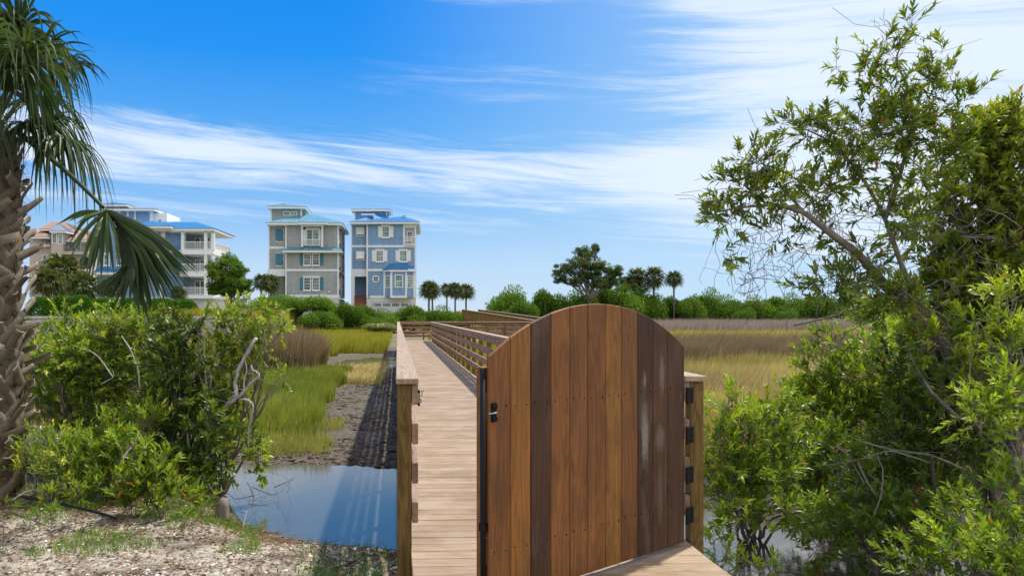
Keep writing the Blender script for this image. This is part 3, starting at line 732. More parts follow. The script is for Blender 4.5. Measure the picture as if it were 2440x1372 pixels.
branch_thing('bare_branch', 'bleached bare crooked branch forking above the pond edge', 'branch',
    [([(485,1075,9.0),(500,1030,8.95),(515,995,8.95),(540,965,8.9),(565,948,8.9),(560,915,8.9),(566,885,8.9),(585,845,8.9),(612,806,8.85)], .032, .019),
     ([(565,948,8.9),(580,935,8.88),(598,912,8.85),(618,898,8.8),(612,886,8.8),(600,880,8.82),(598,868,8.85)], .019, .007),
     ([(570,952,8.9),(590,952,8.88),(604,965,8.86),(602,985,8.85),(594,1005,8.85),(590,1050,8.85),(600,1090,8.8)], .017, .004),
     ([(580,935,8.88),(582,905,8.9),(588,885,8.9),(585,860,8.92)], .012, .005),
     ([(500,1030,8.95),(488,1000,9.0),(510,965,9.1),(520,955,9.1)], .03, .02)], 'bleached', 1)
branch_thing('fallen_branch', 'grey dead stem leaning left at the foot of the thicket', 'branch',
    [([(285,1105,7.7),(310,1065,7.9),(345,1035,8.2),(378,1005,8.4)], .018, .006), ([(310,1065,7.9),(305,1040,8.0)], .01, .005)], 'bark')
branch_thing('fallen_branch', 'thin pale stem rising through the middle of the thicket', 'branch',
    [([(335,960,8.9),(330,880,8.9),(310,830,8.9),(290,800,8.95)], .010, .005), ([(270,900,8.9),(235,850,8.9),(215,835,8.95),(180,825,9.0)], .008, .003), ([(240,915,8.8),(272,898,8.8),(268,880,8.8)], .006, .003)], 'bleached')
branch_thing('black_pipe', 'thin black pipe lying on the ground in front of the left thicket', 'pipe',
    [([(30,1178,7.35),(110,1192,7.1),(190,1210,6.8),(276,1232,6.5)], .014, .014)], 'black')
branch_thing('driftwood_stick', 'pale curved stick on the ground left of the black pipe', 'stick',
    [([(28,1192,7.2),(60,1172,7.3),(95,1164,7.4),(118,1163,7.45)], .012, .006)], 'bark')
branch_thing('driftwood_stick', 'thin stick leaning up from the pond bank near the gravel', 'stick', [([(572,1275,6.9),(583,1240,7.2),(588,1217,7.4)], .012, .006)], 'bark')
branch_thing('driftwood_stick', 'dark stick lying on the gravel beside the boardwalk post', 'stick', [([(800,1352,5.6),(845,1338,5.7),(862,1318,5.9),(850,1305,6.05)], .010, .007), ([(845,1338,5.7),(800,1332,5.75)], .006, .003)], 'twig')
# sunken twigs in the pond
tw = [([(590,1150,8.6),(605,1180,8.2),(600,1215,7.8)], .006, .003), ([(600,1160,8.5),(650,1180,8.2),(670,1172,8.3)], .005, .002), ([(605,1180,8.3),(560,1190,8.2),(540,1172,8.4)], .005, .002), ([(655,1160,8.6),(700,1140,8.9)], .006, .003), ([(590,1200,8.0),(640,1205,7.9)], .004, .002)]
branch_thing('drowned_branch', 'dark twiggy branch lying in the pond below the hanging shoot', 'branch', tw, 'twig', 5)
# stump at the pond corner
mb = MB(); sp = P(526, 1195, 7.6); sp[2] = gz(sp[0], sp[1]) - .05
mb.tube([(0,0,0),(0.01,.01,.09),(.02,0,.19),(.035,.01,.26)], [.10,.075,.06,.03], 10); tag(mb.build('rotten_stump', M['bark'], None, True), 'small weathered stump at the corner of the pond', 'stump').location = sp

# right-hand tree and thicket -----------------------------------------------
def vines(mf, ms):
    for (px, py, dd) in [(1745,560,7.2),(1800,600,7.2),(1815,640,7.3),(1960,690,7.4),(1905,650,7.1),(1730,590,7.3),(2060,720,7.2),(1830,560,7.2)]:
        for _ in range(3):
            a_ = P(px + rng.uniform(-25, 25), py - 40, dd); L = rng.uniform(.35, .75)
            q = [a_]; 
            for k in range(9): q.append(q[-1] + np.array((rng.normal() * .022 - .008, rng.normal() * .02, -L / 9)))
            ms.tube(q, .0022, 4)
    for _ in range(240):   # fine bare twiggery under the crown
        px, py, dd = rng.uniform(1740, 2380), rng.uniform(480, 760), rng.uniform(6.8, 7.8)
        if py > 700 - (px - 1740) * -.05: continue
        a_ = P(px, py, dd); e = a_ + rng.normal(size=3) * np.array((.28, .2, .16)); ms.tube(wander(a_, e, 6, .35), np.linspace(.004, .0015, 6), 3)
    def limb(pts, ra, rb):
        w = np.array([P(*q) for q in pts]); n = len(w) * 4; t = np.linspace(0, len(w) - 1, n)
        q = np.stack([np.interp(t, range(len(w)), w[:, k]) for k in range(3)], 1)
        for _ in range(2): q[1:-1] = (q[:-2] + q[1:-1] * 2 + q[2:]) / 4
        ms.tube(q, np.linspace(ra, rb, n) * (1 + rng.normal(size=n) * .04), 10)
        for _ in range(len(pts) * 4):
            j = rng.integers(n // 3, n - 1); e = q[j] + np.array((rng.normal() * .35, rng.normal() * .25, rng.uniform(-.1, .5))); ms.tube(wander(q[j], e, 6, .2), np.linspace(rb * .55, .002, 6), 5)
    limb([(2400,1240,7.6),(2345,1040,7.5),(2295,890,7.4),(2222,785,7.35),(2140,715,7.3),(2099,668,7.3),(2048,607,7.25),(1992,566,7.2),(1946,530,7.2),(1915,505,7.2),(1850,488,7.2),(1780,492,7.2),(1705,505,7.2)], .072, .006)
    limb([(2222,785,7.35),(2150,640,7.5),(2110,520,7.5),(2060,430,7.4),(1990,340,7.4),(1900,300,7.3)], .030, .005)
    limb([(2110,520,7.5),(2150,400,7.6),(2180,280,7.6),(2160,200,7.6),(2130,140,7.6),(2170,70,7.6)], .022, .004)
    limb([(1915,505,7.2),(1850,430,7.2),(1800,370,7.2)], .014, .004)
shrub('leaning_tree', 'tall slender leaning tree with open crown reaching left over the marsh at right', 'tree',
      [(1800,370,52,42,7.2),(1765,430,58,48,7.2),(1740,505,48,34,7.2),(1688,498,22,12,7.2),(1850,430,60,50,7.2,.8),(1870,530,60,34,7.2,.6),
       (1960,440,80,50,7.3,.8),(1890,290,42,28,7.3),(1960,300,60,45,7.3),(2050,300,70,50,7.4),(2030,380,75,50,7.4,.8),(2140,300,80,55,7.5),(1960,560,50,30,7.2,.35),
       (1990,660,90,45,7.0,.8),(2060,600,60,40,7.2,.5),(2110,690,90,50,7.2,.8),(2130,500,90,60,7.4,.5),(1995,160,22,15,7.6),(2060,175,40,22,7.6),(2105,115,42,26,7.6),(2165,60,14,10,7.6),(2192,85,20,13,7.6),
       (2215,180,38,40,7.6),(2265,165,28,35,7.6),(2240,125,18,14,7.6),(2120,205,60,40,7.5,.9),(2170,250,60,45,7.5,.9),(2255,240,30,35,7.5,.8),(2325,225,30,20,7.6,.8),(1720,600,10,12,7.2,.7),(2240,330,80,50,7.5),(2200,420,90,55,7.5,.6)],
      (2400, 1240, 7.6), 'lf_tree', leaf=.092, wr=.27, dens=400, tl=.2, nl=13, vbase=.5, stems=False, barkm='bark', extra=vines, up=.35, jit=.6)
shrub('vine_covered_tree', 'dense vine-covered green tree filling the right picture edge', 'tree',
      [(2330,330,80,55,8.0),(2410,300,60,50,8.0),(2440,390,80,70,7.8),(2340,430,80,60,7.9,.8),(2270,470,70,50,7.9,.6),(2400,520,80,70,7.8),(2300,560,80,60,7.8,.7),(2220,600,70,50,7.8,.6),
       (2330,660,90,60,7.6),(2430,640,70,80,7.5),(2250,700,80,50,7.7,.8),(2390,760,90,70,7.5),(2300,770,80,50,7.6),(2440,480,60,60,7.6),(2440,860,70,90,7.6),(2350,870,100,70,7.8),(2240,800,80,50,7.0,.8),(2300,900,80,60,6.9,.8),(2170,700,60,40,7.1,.5),(2370,330,60,50,7.9),(2440,560,60,60,7.6),(2400,280,60,40,8.0),(2350,300,50,35,8.0),(2280,640,80,60,7.9),(2200,520,70,60,8.0,.7),(2360,600,80,70,7.9)],
      (2430, 1200, 7.8), 'lf_tree', leaf=.095, wr=.34, dens=460, tl=.2, nl=13, vbase=.66, trunks=3, stemr=.04, up=.3)
shrub('wax_myrtle_shrub', 'bright green bushy shrub right beside the gate hinge post', 'shrub',
      [(1735,955,42,38,7.4),(1715,1040,38,50,7.2),(1770,1020,60,50,7.4),(1760,1110,70,60,7.2),(1730,1190,45,40,7.0),(1850,980,60,45,7.8),(1840,1070,80,60,7.5),(1830,1150,70,50,7.2,.8),(1690,1100,20,50,7.1),(1800,1215,60,25,7.0,.7),(1900,1210,80,35,6.9,.9),(1760,1250,60,20,6.8,.5),(1980,1230,70,40,6.7,.9)],
      (1790, 1240, 7.6), 'lf_bright', leaf=.08, wr=.27, dens=560, tl=.2, vbase=.58, up=.5)
shrub('wax_myrtle_shrub', 'yellow-green shrub whose top stands before the brown reeds at right', 'shrub',
      [(1900,930,50,40,8.6),(1960,870,55,45,8.6),(1985,810,30,25,8.6),(1950,960,80,55,8.4),(2040,900,80,60,8.4),(2080,830,60,40,8.6),(2060,990,90,60,8.2),(1960,1050,80,50,7.9),(2130,940,80,60,8.2),(2010,1090,80,50,7.8,.8),(1900,1120,80,50,8.0,.9),(2080,1160,80,40,7.8,.9)],
      (2010, 1220, 8.3), 'lf_bright', leaf=.09, wr=.26, dens=480, tl=.22, vbase=.62, up=.45)
shrub('tangled_shrub', 'dark tangled shrub in the shade behind the dead upright stem at right', 'shrub',
      [(2150,1050,90,60,7.4),(2230,960,90,70,7.6),(2080,1150,80,50,7.3,.7),(2200,1150,90,60,7.2,.8),(2290,1060,80,70,7.4),(2180,870,80,60,7.8),(2280,870,80,60,7.8),(1970,1180,80,40,7.6,.5)],
      (2180, 1260, 7.5), 'lf_dark', leaf=.09, wr=.3, dens=480, tl=.22, vbase=.6)
shrub('wax_myrtle_shrub', 'leafy shrub in bright sun behind the leaning trunk, right middle', 'shrub',
      [(2080,740,50,30,11),(2160,770,60,30,11),(2200,740,60,30,11),(2130,800,60,30,10.5),(2260,800,80,40,10.5),(2330,740,80,40,10.5),(2420,740,60,50,10)],
      (2200, 1000, 11.0), 'lf_bright', leaf=.1, wr=.3, dens=330, tl=.22, vbase=.8)
shrub('waterside_shrub', 'low dark shrub on the far bank behind the dark water at right', 'shrub',
      [(1720,1170,60,35,9.6),(1820,1165,80,40,9.6),(1930,1170,80,40,9.5),(2040,1170,80,45,9.4),(2150,1180,90,50,9.2),(2270,1180,90,60,9.0),(1980,1090,120,50,9.8),(2200,1090,120,60,9.6)],
      (2000, 1200, 9.6), 'lf_dark', leaf=.1, wr=.3, dens=300, tl=.22, vbase=.3)
shrub('foreground_shrub', 'large-leaved pale green shrub at the right picture edge, nearest the camera', 'shrub',
      [(2350,960,55,40,5.9),(2420,930,50,50,5.9),(2400,1010,60,40,5.8,.7),(2430,820,50,60,6.2),(2400,700,50,40,6.4,.7),(2330,760,40,30,6.5,.5)],
      (2440, 1330, 5.9), 'lf_bright', leaf=.082, wr=.32, dens=560, tl=.22, vbase=.78, nl=12)
shrub('foreground_shrub', 'leafy shrub filling the lower right picture corner', 'shrub',
      [(2330,1330,80,50,5.2),(2420,1280,60,60,5.2),(2400,1350,80,40,5.0),(2250,1280,60,45,5.5),(2200,1340,60,40,5.4,.8),(2380,1190,60,50,5.5),(2290,1220,60,40,5.7,.8),(2440,1140,50,50,5.6)],
      (2350, 1480, 5.3), 'lf_bright', leaf=.08, wr=.31, dens=600, tl=.2, vbase=.62, nl=12)
shrub('creeping_shrub', 'low dark-leaved creeper spreading over the water left of the lower right corner', 'shrub',
      [(2060,1270,50,35,6.2,.8),(2120,1220,50,40,6.3),(2080,1330,50,40,5.9,.8),(2150,1290,50,40,6.0),(2010,1110,50,30,6.8),(1990,1060,40,20,6.9),(1950,1290,60,40,6.2,.7),(2200,1250,70,50,6.1),(2060,1200,60,40,6.5,.8)],
      (2130, 1340, 6.2), 'lf_broad', leaf=.085, wr=.42, dens=470, tl=.16, vbase=.35, nl=10)
shrub('waterside_weed', 'small weeds growing between the deck corner and the dark water', 'weed',
      [(1735,1325,40,25,5.9,.8),(1790,1350,40,22,5.7,.9),(1720,1275,12,24,6.3,.8),(1830,1365,40,15,5.7,.8),(1700,1300,10,30,6.0)],
      (1770, 1372, 5.8), 'lf_bright', leaf=.075, wr=.28, dens=640, tl=.14, vbase=.6, nl=9, up=.9, stemr=.004)
branch_thing('dead_upright_stem', 'brown dead upright stem in front of the tangled shrub at right', 'branch',
    [([(2236,1330,5.9),(2232,1240,5.95),(2226,1150,6.0),(2218,1082,6.0)], .013, .011)], 'twig')
branch_thing('arching_branch', 'thin bare branch arching across the right thicket', 'branch',
    [([(2300,1120,6.1),(2218,1082,6.1),(2150,1076,6.2),(2080,1060,6.3),(2010,1035,6.5)], .010, .004), ([(2210,1100,6.1),(2120,1070,6.2),(2050,1095,6.4),(1960,1110,6.6)], .007, .003), ([(2080,1230,6.2),(2100,1180,6.2),(2105,1120,6.2),(2090,1085,6.2)], .008, .004)], 'bark', 2)
branch_thing('fallen_limb', 'bare limb bending down to the dark water at the right', 'branch',
    [([(1845,1195,6.9),(1885,1235,6.8),(1935,1265,6.7),(1965,1300,6.6),(1960,1350,6.5)], .016, .008)], 'bark', 6)
branch_thing('cut_limb', 'pale cut limb stub at the far right edge', 'branch', [([(2440,1180,5.6),(2425,1120,5.65),(2418,1090,5.7)], .02, .018)], 'bark')
branch_thing('long_bare_limb', 'long pale bare limb crossing the right thicket diagonally', 'branch',
    [([(2290,1000,6.6),(2230,945,6.7),(2190,890,6.9),(2150,800,7.2)], .016, .009), ([(1890,775,7.4),(1960,760,7.3),(2040,735,7.3),(2120,712,7.3),(2200,710,7.4)], .010, .012), ([(2000,800,7.3),(2060,770,7.3),(2110,755,7.3)], .006, .008)], 'bark', 3)

# ------------------------------------------------------------------ big palm at the left
PD = 8.0
pb = P(-38, 1120, PD); pb[2] = gz(pb[0], pb[1]) - .05
palm = empty('cabbage_palm', tuple(pb), 0, 'large cabbage palm at the left edge with criss-cross old leaf bases on its trunk', 'palm tree')
ztop = EYE + PD * (750 - 305) / FPX
H = ztop - pb[2]
mb = MB(); n = 26; tz = np.linspace(0, H, n)
tr = np.interp(tz / H, [0, .1, .5, .8, 1], [.34, .29, .28, .27, .22])
mb.tube(np.stack([np.sin(tz * .8) * .02, tz * 0, tz], 1), tr * (1 + rng.normal(size=n) * .03), 20); trunk = mb.build('trunk', M['palmbark'], palm, True)
def strap(mb, pts, wid, nrm, th, a_):
    """curved strap with crescent section; pts (n,3), nrm outward (n,3)"""
    pts = np.asarray(pts); n = len(pts); t = unit(np.gradient(pts, axis=0)); nrm = unit(nrm - t * (nrm * t).sum(1)[:, None]); s_ = np.cross(t, nrm)
    k = np.linspace(-1, 1, 5); V = []
    for i in range(n):
        for q in k: V.append(pts[i] + s_[i] * q * wid[i] + nrm[i] * (th[i] * (1 - q * q) ))
        for q in k[::-1]: V.append(pts[i] + s_[i] * q * wid[i] * .96 + nrm[i] * (th[i] * ((1 - q * q) - .75)))
    Q = [(i*10+j, i*10+(j+1) % 10, (i+1)*10+(j+1) % 10, (i+1)*10+j) for i in range(n-1) for j in range(10)]
    e = (n-1)*10; Q += [(e, e+1, e+8, e+9), (e+1, e+2, e+7, e+8), (e+2, e+3, e+6, e+7), (e+3, e+4, e+5, e+6)]
    av = np.repeat(a_ if np.ndim(a_) else np.full(n, a_), 10); mb.add(V, Q, a=av)
mb = MB(); ga_ = 2.39996
nb = 165
for i in range(nb):
    h = .02 + (H - .25) * i / nb; az_ = i * ga_ + rng.normal() * .08
    rr = np.interp(h / H, [0, .1, .5, .8, 1], [.34, .29, .28, .27, .22])
    topz = h / H
    Ls = rng.uniform(.15, .33) * (1 if topz < .78 else .6); tone = rng.uniform(.35, .8)
    def cyl(a_, r_, z_): return np.array((math.cos(a_) * r_, math.sin(a_) * r_, z_))
    out = rng.uniform(.45, .8) if topz < .8 else .25
    join = cyl(az_, rr + .085, h + .24)
    tipz = h + .24 + Ls * .55; tip = cyl(az_ + rng.normal() * .45, rr + .08 + Ls * out * rng.uniform(.6, 1.3), tipz + rng.normal() * .03)
    for s_ in (-1, 1):
        a0 = az_ + s_ * .95; p0 = cyl(a0, rr + .01, h - .10); p1 = cyl(az_ + s_ * .5, rr + .06, h + .08)
        t = np.linspace(0, 1, 5)[:, None]; pts = (1 - t) ** 2 * p0 + 2 * t * (1 - t) * p1 + t * t * join
        nr = pts * (1, 1, 0); strap(mb, pts, np.linspace(.066, .052, 5), nr, np.full(5, .018), np.full(5, tone * .8))
    t = np.linspace(0, 1, 5)[:, None]; mid = (join + tip) / 2 + unit(join * (1, 1, 0)) * -.02 + np.array((0, 0, .03)) * rng.normal()
    pts = (1 - t) ** 2 * join + 2 * t * (1 - t) * mid + t * t * tip; nr = unit(join * (1, 1, 0)) + np.array((0, 0, -.3)); nr = np.tile(nr, (5, 1))
    av = np.array((tone * .8, tone, tone, tone, min(1, tone + .25)))
    strap(mb, pts, np.linspace(.055, .040 * rng.uniform(.6, 1.5), 5), nr, np.full(5, .016), av)
boots = mb.build('old_leaf_base', M['boot'], trunk)
mb = MB()
for i in range(1800):                      # fibre wisps
    h = rng.uniform(.3, H + .1); a_ = rng.uniform(0, 6.28); r_ = .26 + rng.random() * .12
    p = np.array((math.cos(a_) * r_, math.sin(a_) * r_, h)); q = p + rng.normal(size=3) * .07; mb.tube(wander(p, q, 4, .4), .0018, 3, cap=False)
mb.build('fibre', M['palmbark'], trunk)

def fan(mb, base, d, up, L, nseg=44, steps=6, arc=2.0, droop=.8, wid=.035, v=.5, costa=.3, limp=None, twist=0.0, lean=0):
    """costapalmate fan: blades radiate from base around direction d"""
    d = unit(np.asarray(d)); up = np.asarray(up, float); up = unit(up - d * up.dot(d)); s_ = np.cross(d, up)
    for i in range(nseg):
        u = (i + .5) / nseg * 2 - 1; ang = u * arc + rng.normal() * .03
        bd = unit(d * math.cos(ang) + s_ * math.sin(ang) + up * (.18 + rng.normal() * .06))
        l = L * (1 - .32 * abs(u) ** 1.6) * rng.uniform(.88, 1.08)
        st_ = np.asarray(base) + d * costa * L * max(0, 1 - abs(u)) * .5
        t = np.linspace(0, 1, steps + 1)
        dr = droop * rng.uniform(.5, 1.5)
        pts = st_ + bd * (l * t)[:, None]
        pts[:, 2] -= dr * l * t ** 2.2 * (1 - .0 * t)
        # keep blade length while it droops
        pts[:, :2] = st_[:2] + (pts[:, :2] - st_[:2]) * (1 - .25 * dr * t ** 1.5)[:, None]
        pts += np.cumsum(rng.normal(size=(steps + 1, 3)) * .006 * L, 0) * t[:, None]
        tg = unit(np.gradient(pts, axis=0)); sd_ = unit(np.cross(tg, up + bd * .01)); nn = np.cross(sd_, tg)
        w = wid * np.interp(t, [0, .3, .55, 1], [.35, 1, .85, .04]); fo = w * .45
        V = np.stack([pts - sd_ * w[:, None], pts - nn * fo[:, None], pts + sd_ * w[:, None]], 1).reshape(-1, 3)
        Q = []
        for k in range(steps): Q += [(k*3, k*3+1, k*3+4, k*3+3), (k*3+1, k*3+2, k*3+5, k*3+4)]
        mb.add(V, Q, a=np.clip(v + rng.normal() * .12, 0, 1))
crown = np.array((math.sin(H * .8) * .02, 0, H))
def frond(az_, el_, pl, L, droop, v, nseg=44, label=None, arc=1.9, sag=.25):
    mb = MB(); d0 = np.array((math.cos(az_) * math.cos(el_), math.sin(az_) * math.cos(el_), math.sin(el_)))
    t = np.linspace(0, 1, 8)[:, None]; p0 = crown + d0 * .12 - np.array((0, 0, .25)); pts = p0 + d0 * pl * t - np.array((0, 0, 1)) * sag * pl * t ** 2
    mb.tube(pts, np.linspace(.026, .014, 8), 6, a=.9); dd = unit(pts[-1] - pts[-2])
    fan(mb, pts[-1], dd, (0, 0, 1) if abs(dd[2]) < .8 else (math.cos(az_) * -1, math.sin(az_) * -1, 0), L, nseg, 7, arc, droop, .019, v)
    return mb.build('frond', M['lf_palm'], palm, label=label)
cam_az = math.atan2(-pb[1], -pb[0])
for (az_, el_, pl, L, dr, v) in [(-.15, 1.15, 1.15, .95, .9, .5), (-.6, 1.0, 1.1, .95, 1.0, .6), (-1.1, 1.1, 1.15, 1.0, 1.0, .7), (-1.7, .9, 1.1, .95, 1.1, .6),
      (-.35, 1.3, 1.4, 1.0, .9, .5), (.8, 1.1, 1.2, 1.0, .9, .35), (1.5, .9, 1.2, 1.0, .9, .4), (2.4, .9, 1.2, 1.0, .9, .4), (3.2, .9, 1.2, 1.0, .9, .4), (-2.4, .9, 1.2, 1.0, .9, .5),
      (-1.3, 1.35, 1.4, 1.05, .9, .6), (-2.0, 1.2, 1.3, 1.05, .8, .55), (.1, .75, .55, .72, 1.0, .3), (-.3, .6, .5, .7, 1.1, .5), (-1.3, .6, .6, .75, 1.1, .55), (0.6, 1.4, 1.4, 1.0, .7, .4), (-.8, .85, .85, .8, 1.2, .45), (-.2, .35, .75, .7, 1.3, .55), (2.7, 1.3, 1.3, 1.0, .7, .4)]:
    frond(az_, el_, pl, L, dr, v)
# the snapped frond: long petiole arching down right, fan hanging at its end
mb = MB(); kn = np.array([P(38, 312, 7.75), P(80, 345, 7.6), P(130, 385, 7.5), (P(190, 437, 7.4)), P(246, 494, 7.3)]) - pb
t = np.linspace(0, 4, 18); pts = np.stack([np.interp(t, range(5), kn[:, k]) for k in range(3)], 1)
for _ in range(4): pts[1:-1] = (pts[:-2] + pts[1:-1] * 2 + pts[2:]) / 4
mb.tube(pts, np.interp(t, [0, 4], [.030, .018]), 7, a=.25)
b0 = pts[-1]
def blade(mb, kps, wid, v):
    kps = np.array([P(*q) - pb for q in kps]); n = 9; t = np.linspace(0, len(kps) - 1, n)
    p = np.stack([np.interp(t, range(len(kps)), kps[:, k]) for k in range(3)], 1)
    for _ in range(2): p[1:-1] = (p[:-2] + p[1:-1] * 2 + p[2:]) / 4
    tg = unit(np.gradient(p, axis=0)); ref = unit(np.array((rng.normal() * .5, -1, rng.normal() * .5))); sd_ = unit(np.cross(tg, ref)); nn = np.cross(sd_, tg)
    tt = np.linspace(0, 1, n); w = wid * np.interp(tt, [0, .25, .6, 1], [.3, .9, 1, .03]); fo = w * .5
    V = np.stack([p - sd_ * w[:, None], p + nn * fo[:, None], p + sd_ * w[:, None]], 1).reshape(-1, 3); Q = []
    for k in range(n - 1): Q += [(k*3, k*3+1, k*3+4, k*3+3), (k*3+1, k*3+2, k*3+5, k*3+4)]
    mb.add(V, Q, a=np.clip(v + rng.normal() * .1, 0, 1))
def J(a_, s_=6): return a_ + rng.normal() * s_
ctr = (252, 503)
tips = [(135,527),(160,522),(175,545),(155,590),(148,610),(165,628),(180,640),(192,655),(205,662),(215,668),(225,672),(235,680),(200,690),(245,672),(258,665),(268,660),(280,650),(292,655),(300,640)]
for i, (tx, ty) in enumerate(tips):         # left half of the fan, pale undersides
    dd = 7.3 + rng.normal() * .12
    mx, my = ctr[0] + (tx - ctr[0]) * .5, ctr[1] + (ty - ctr[1]) * .38 - 5
    blade(mb, [(J(ctr[0], 3), J(ctr[1], 3), 7.3), (J(mx, 5), J(my, 5), dd), (J(tx, 5), J(ty, 6), dd)], .020, .78 if i % 3 else .5)
# curved central rib, then the darker long right half hanging from it
rib = [(256, 505), (275, 520), (295, 540), (308, 570), (314, 600), (316, 625), (310, 645)]
rtips = [(460,668),(455,660),(466,648),(448,640),(455,680),(445,692),(440,700),(430,705),(425,715),(410,712),(400,720),(390,716),(382,722),(372,728),(362,725),(352,745),(350,760),(342,740),(335,735),(322,722),(310,716),(298,735),(290,742),(280,720),(268,715),(262,705),(250,700),(240,690),(232,702),(225,690),(350,755),(345,765)]
for i, (tx, ty) in enumerate(rtips * 2):
    tx += rng.normal() * 8; ty += rng.normal() * 7; u = i % len(rtips) / len(rtips); k = min(6, int(u * 7.0)); sx, sy = rib[k]
    dd = 7.25 + rng.normal() * .14
    mx = sx + (tx - sx) * .5 + 12 * (1 - u); my = sy + (ty - sy) * .42 - (1 - u) * 8
    blade(mb, [(ctr[0] + (sx - ctr[0]) * .4, ctr[1] + (sy - ctr[1]) * .4, 7.3), (sx, sy, 7.28), (mx, my, dd), (tx, ty, dd)], (.036 if i % 2 else .026), .25 if i % 5 else .6)
mb.build('frond', M['lf_palm'], palm, label='snapped frond hanging down from a long bent stalk')

# ------------------------------------------------------------------ far vegetation prototypes
def far_bush(name, leafm, n=2600, leaf=.16, label='', cat='bush', seed=0, nb=9, vb=.5, flat=.0, group=None, stemm='twig'):
    """unit bush: about 2 wide, 1 high, standing on z=0"""
    root = empty(name, (0, 0, 0), 0, label, cat, group); mf, ms = MB(), MB()
    for k in range(nb):
        a_ = rng.uniform(0, 6.28); q = rng.uniform(.0, .62); c = np.array((math.cos(a_) * q, math.sin(a_) * q, rng.uniform(.28, .74 - .25 * q))); r = np.array((1, 1, .8)) * rng.uniform(.24, .42)
        c[2] = max(c[2], .12)
        m = n // nb; pos, out = ell(m, c, r, 3.2); pos[:, 2] = np.abs(pos[:, 2])
        d = unit(out * .5 + rng.normal(size=(m, 3)) * .7 + np.array((0, 0, .35))); nr = unit(out + rng.normal(size=(m, 3)) * .5 + np.array((0, 0, .4)))
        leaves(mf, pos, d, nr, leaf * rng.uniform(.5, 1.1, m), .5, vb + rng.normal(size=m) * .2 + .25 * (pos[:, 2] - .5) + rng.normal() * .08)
        ms.tube(wander((0, 0, -.05), c, 6, .15), np.linspace(.03, .01, 6), 5)
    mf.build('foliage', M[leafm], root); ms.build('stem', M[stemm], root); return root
protos = {}
def place(proto, px, pyb, pyt, wpx, d, label, rz=None, group=None, zoff=0, name=None):
    """bush base hidden in the ground at distance d; top at pixel pyt; width in pixels"""
    first = proto.get('used', 0) == 0
    o = proto if first else copy_tree(proto)
    proto['used'] = 1
    if 'used' in o.keys() and not first: del o['used']
    w = P(px, pyb, d); z = gz(w[0], w[1]) - .1; top = EYE + d * (PY0 - pyt) / FPX
    hw = wpx * d / FPX / 2
    o.location = (w[0], w[1], z); o.scale = (hw / .72, hw / .72, max(.3, (top - z)) / .9); o.rotation_euler = (0, 0, rng.uniform(0, 6.28) if rz is None else rz)
    o['label'] = label
    if group: o['group'] = group
    return o
bp = [far_bush('bush', 'lf_far', 14000, .075, 'b', nb=13, vb=.5), far_bush('bush', 'lf_farY', 15000, .07, 'b', nb=13, vb=.62), far_bush('bush', 'lf_far', 13000, .07, 'b', nb=12, vb=.72)]
GL = 'bushes in front of the beach houses'
for (k, px, pyt, wpx, d, lab) in [(1, 700, 698, 150, 84, 'big yellow-green bush below the grey house'), (1, 778, 705, 70, 86, 'narrow yellow-green bush below the right corner of the grey house'), (0, 822, 726, 80, 84, 'dark green bush between the grey and the blue house'), (0, 868, 733, 90, 85, 'low dark bush at the left foot of the blue house'),
      (2, 930, 738, 100, 86, 'low bush hiding the blue house garage'), (0, 985, 733, 100, 86, 'low bush below the right corner of the blue house'), (2, 1040, 732, 90, 88, 'bush at the foot of the leftmost palms'), (1, 1078, 736, 60, 89, 'reddish yellow-green bush left of the dune boardwalk'),
      (2, 640, 712, 90, 80, 'bush right of the beach palms, left of the big yellow bush'), (2, 575, 722, 90, 74, 'bush under the slender round tree'), (2, 1100, 752, 50, 84, 'small bright bush touching the dune boardwalk'), (2, 905, 758, 70, 80, 'low front bush before the blue house'), (0, 760, 745, 110, 80, 'low front bush before the yellow bush')]:
    place(bp[k], px, 770, pyt, wpx, d, lab, group=GL)
place(bp[1], 655, 770, 716, 90, 82, 'yellow-green bush leaning against the big bush below the grey house, on its left', group=GL)
GR = 'bushes along the far edge of the marsh'
for i, (k, px, pyt, wpx, d, lab) in enumerate([(2, 1212, 686, 120, 122, 'rounded bright bush right of the dune boardwalk'), (0, 1295, 697, 90, 126, 'dark bush left of the big pine tree'), (2, 1380, 694, 120, 126, 'bush under the big pine tree'), (0, 1440, 690, 90, 130, 'bush behind the arched gate top, left'), (2, 1500, 684, 110, 128, 'bush below the left palm of the trio'),
      (2, 1550, 690, 90, 128, 'bright bush right of the gate top'), (0, 1600, 712, 80, 132, 'dull bush under the trio of palms'), (2, 1672, 692, 90, 136, 'rounded bush standing above its neighbours right of the palm trio'), (0, 1640, 715, 80, 130, 'low bush right of the palm trio'), (2, 1740, 706, 90, 136, 'mid-height bush in the middle of the right bush line'),
      (2, 1800, 708, 90, 136, 'bush in the right bush line, sunlit on top'), (0, 1850, 712, 90, 136, 'bush partly behind the hanging vines'), (2, 1900, 702, 90, 138, 'tall bush near the leaning tree crown'), (0, 1955, 708, 100, 138, 'bush behind the lowest leaves of the leaning tree'), (0, 2030, 712, 120, 138, 'bush seen through the leaning tree'), (0, 2130, 715, 140, 138, 'bush seen left of the leaning trunk'), (2, 2250, 715, 150, 138, 'bush behind the right thicket'), (0, 2400, 712, 170, 138, 'bush behind the right picture edge thicket'),
      (2, 1770, 735, 60, 132, 'low front bush in the right bush line'), (2, 1870, 738, 60, 132, 'low front bush under the vine tips'), (0, 1240, 722, 90, 110, 'low grey-green bush behind the cross railing')]):
    place(bp[k], px, 770, pyt, wpx, d, lab, group=GR)
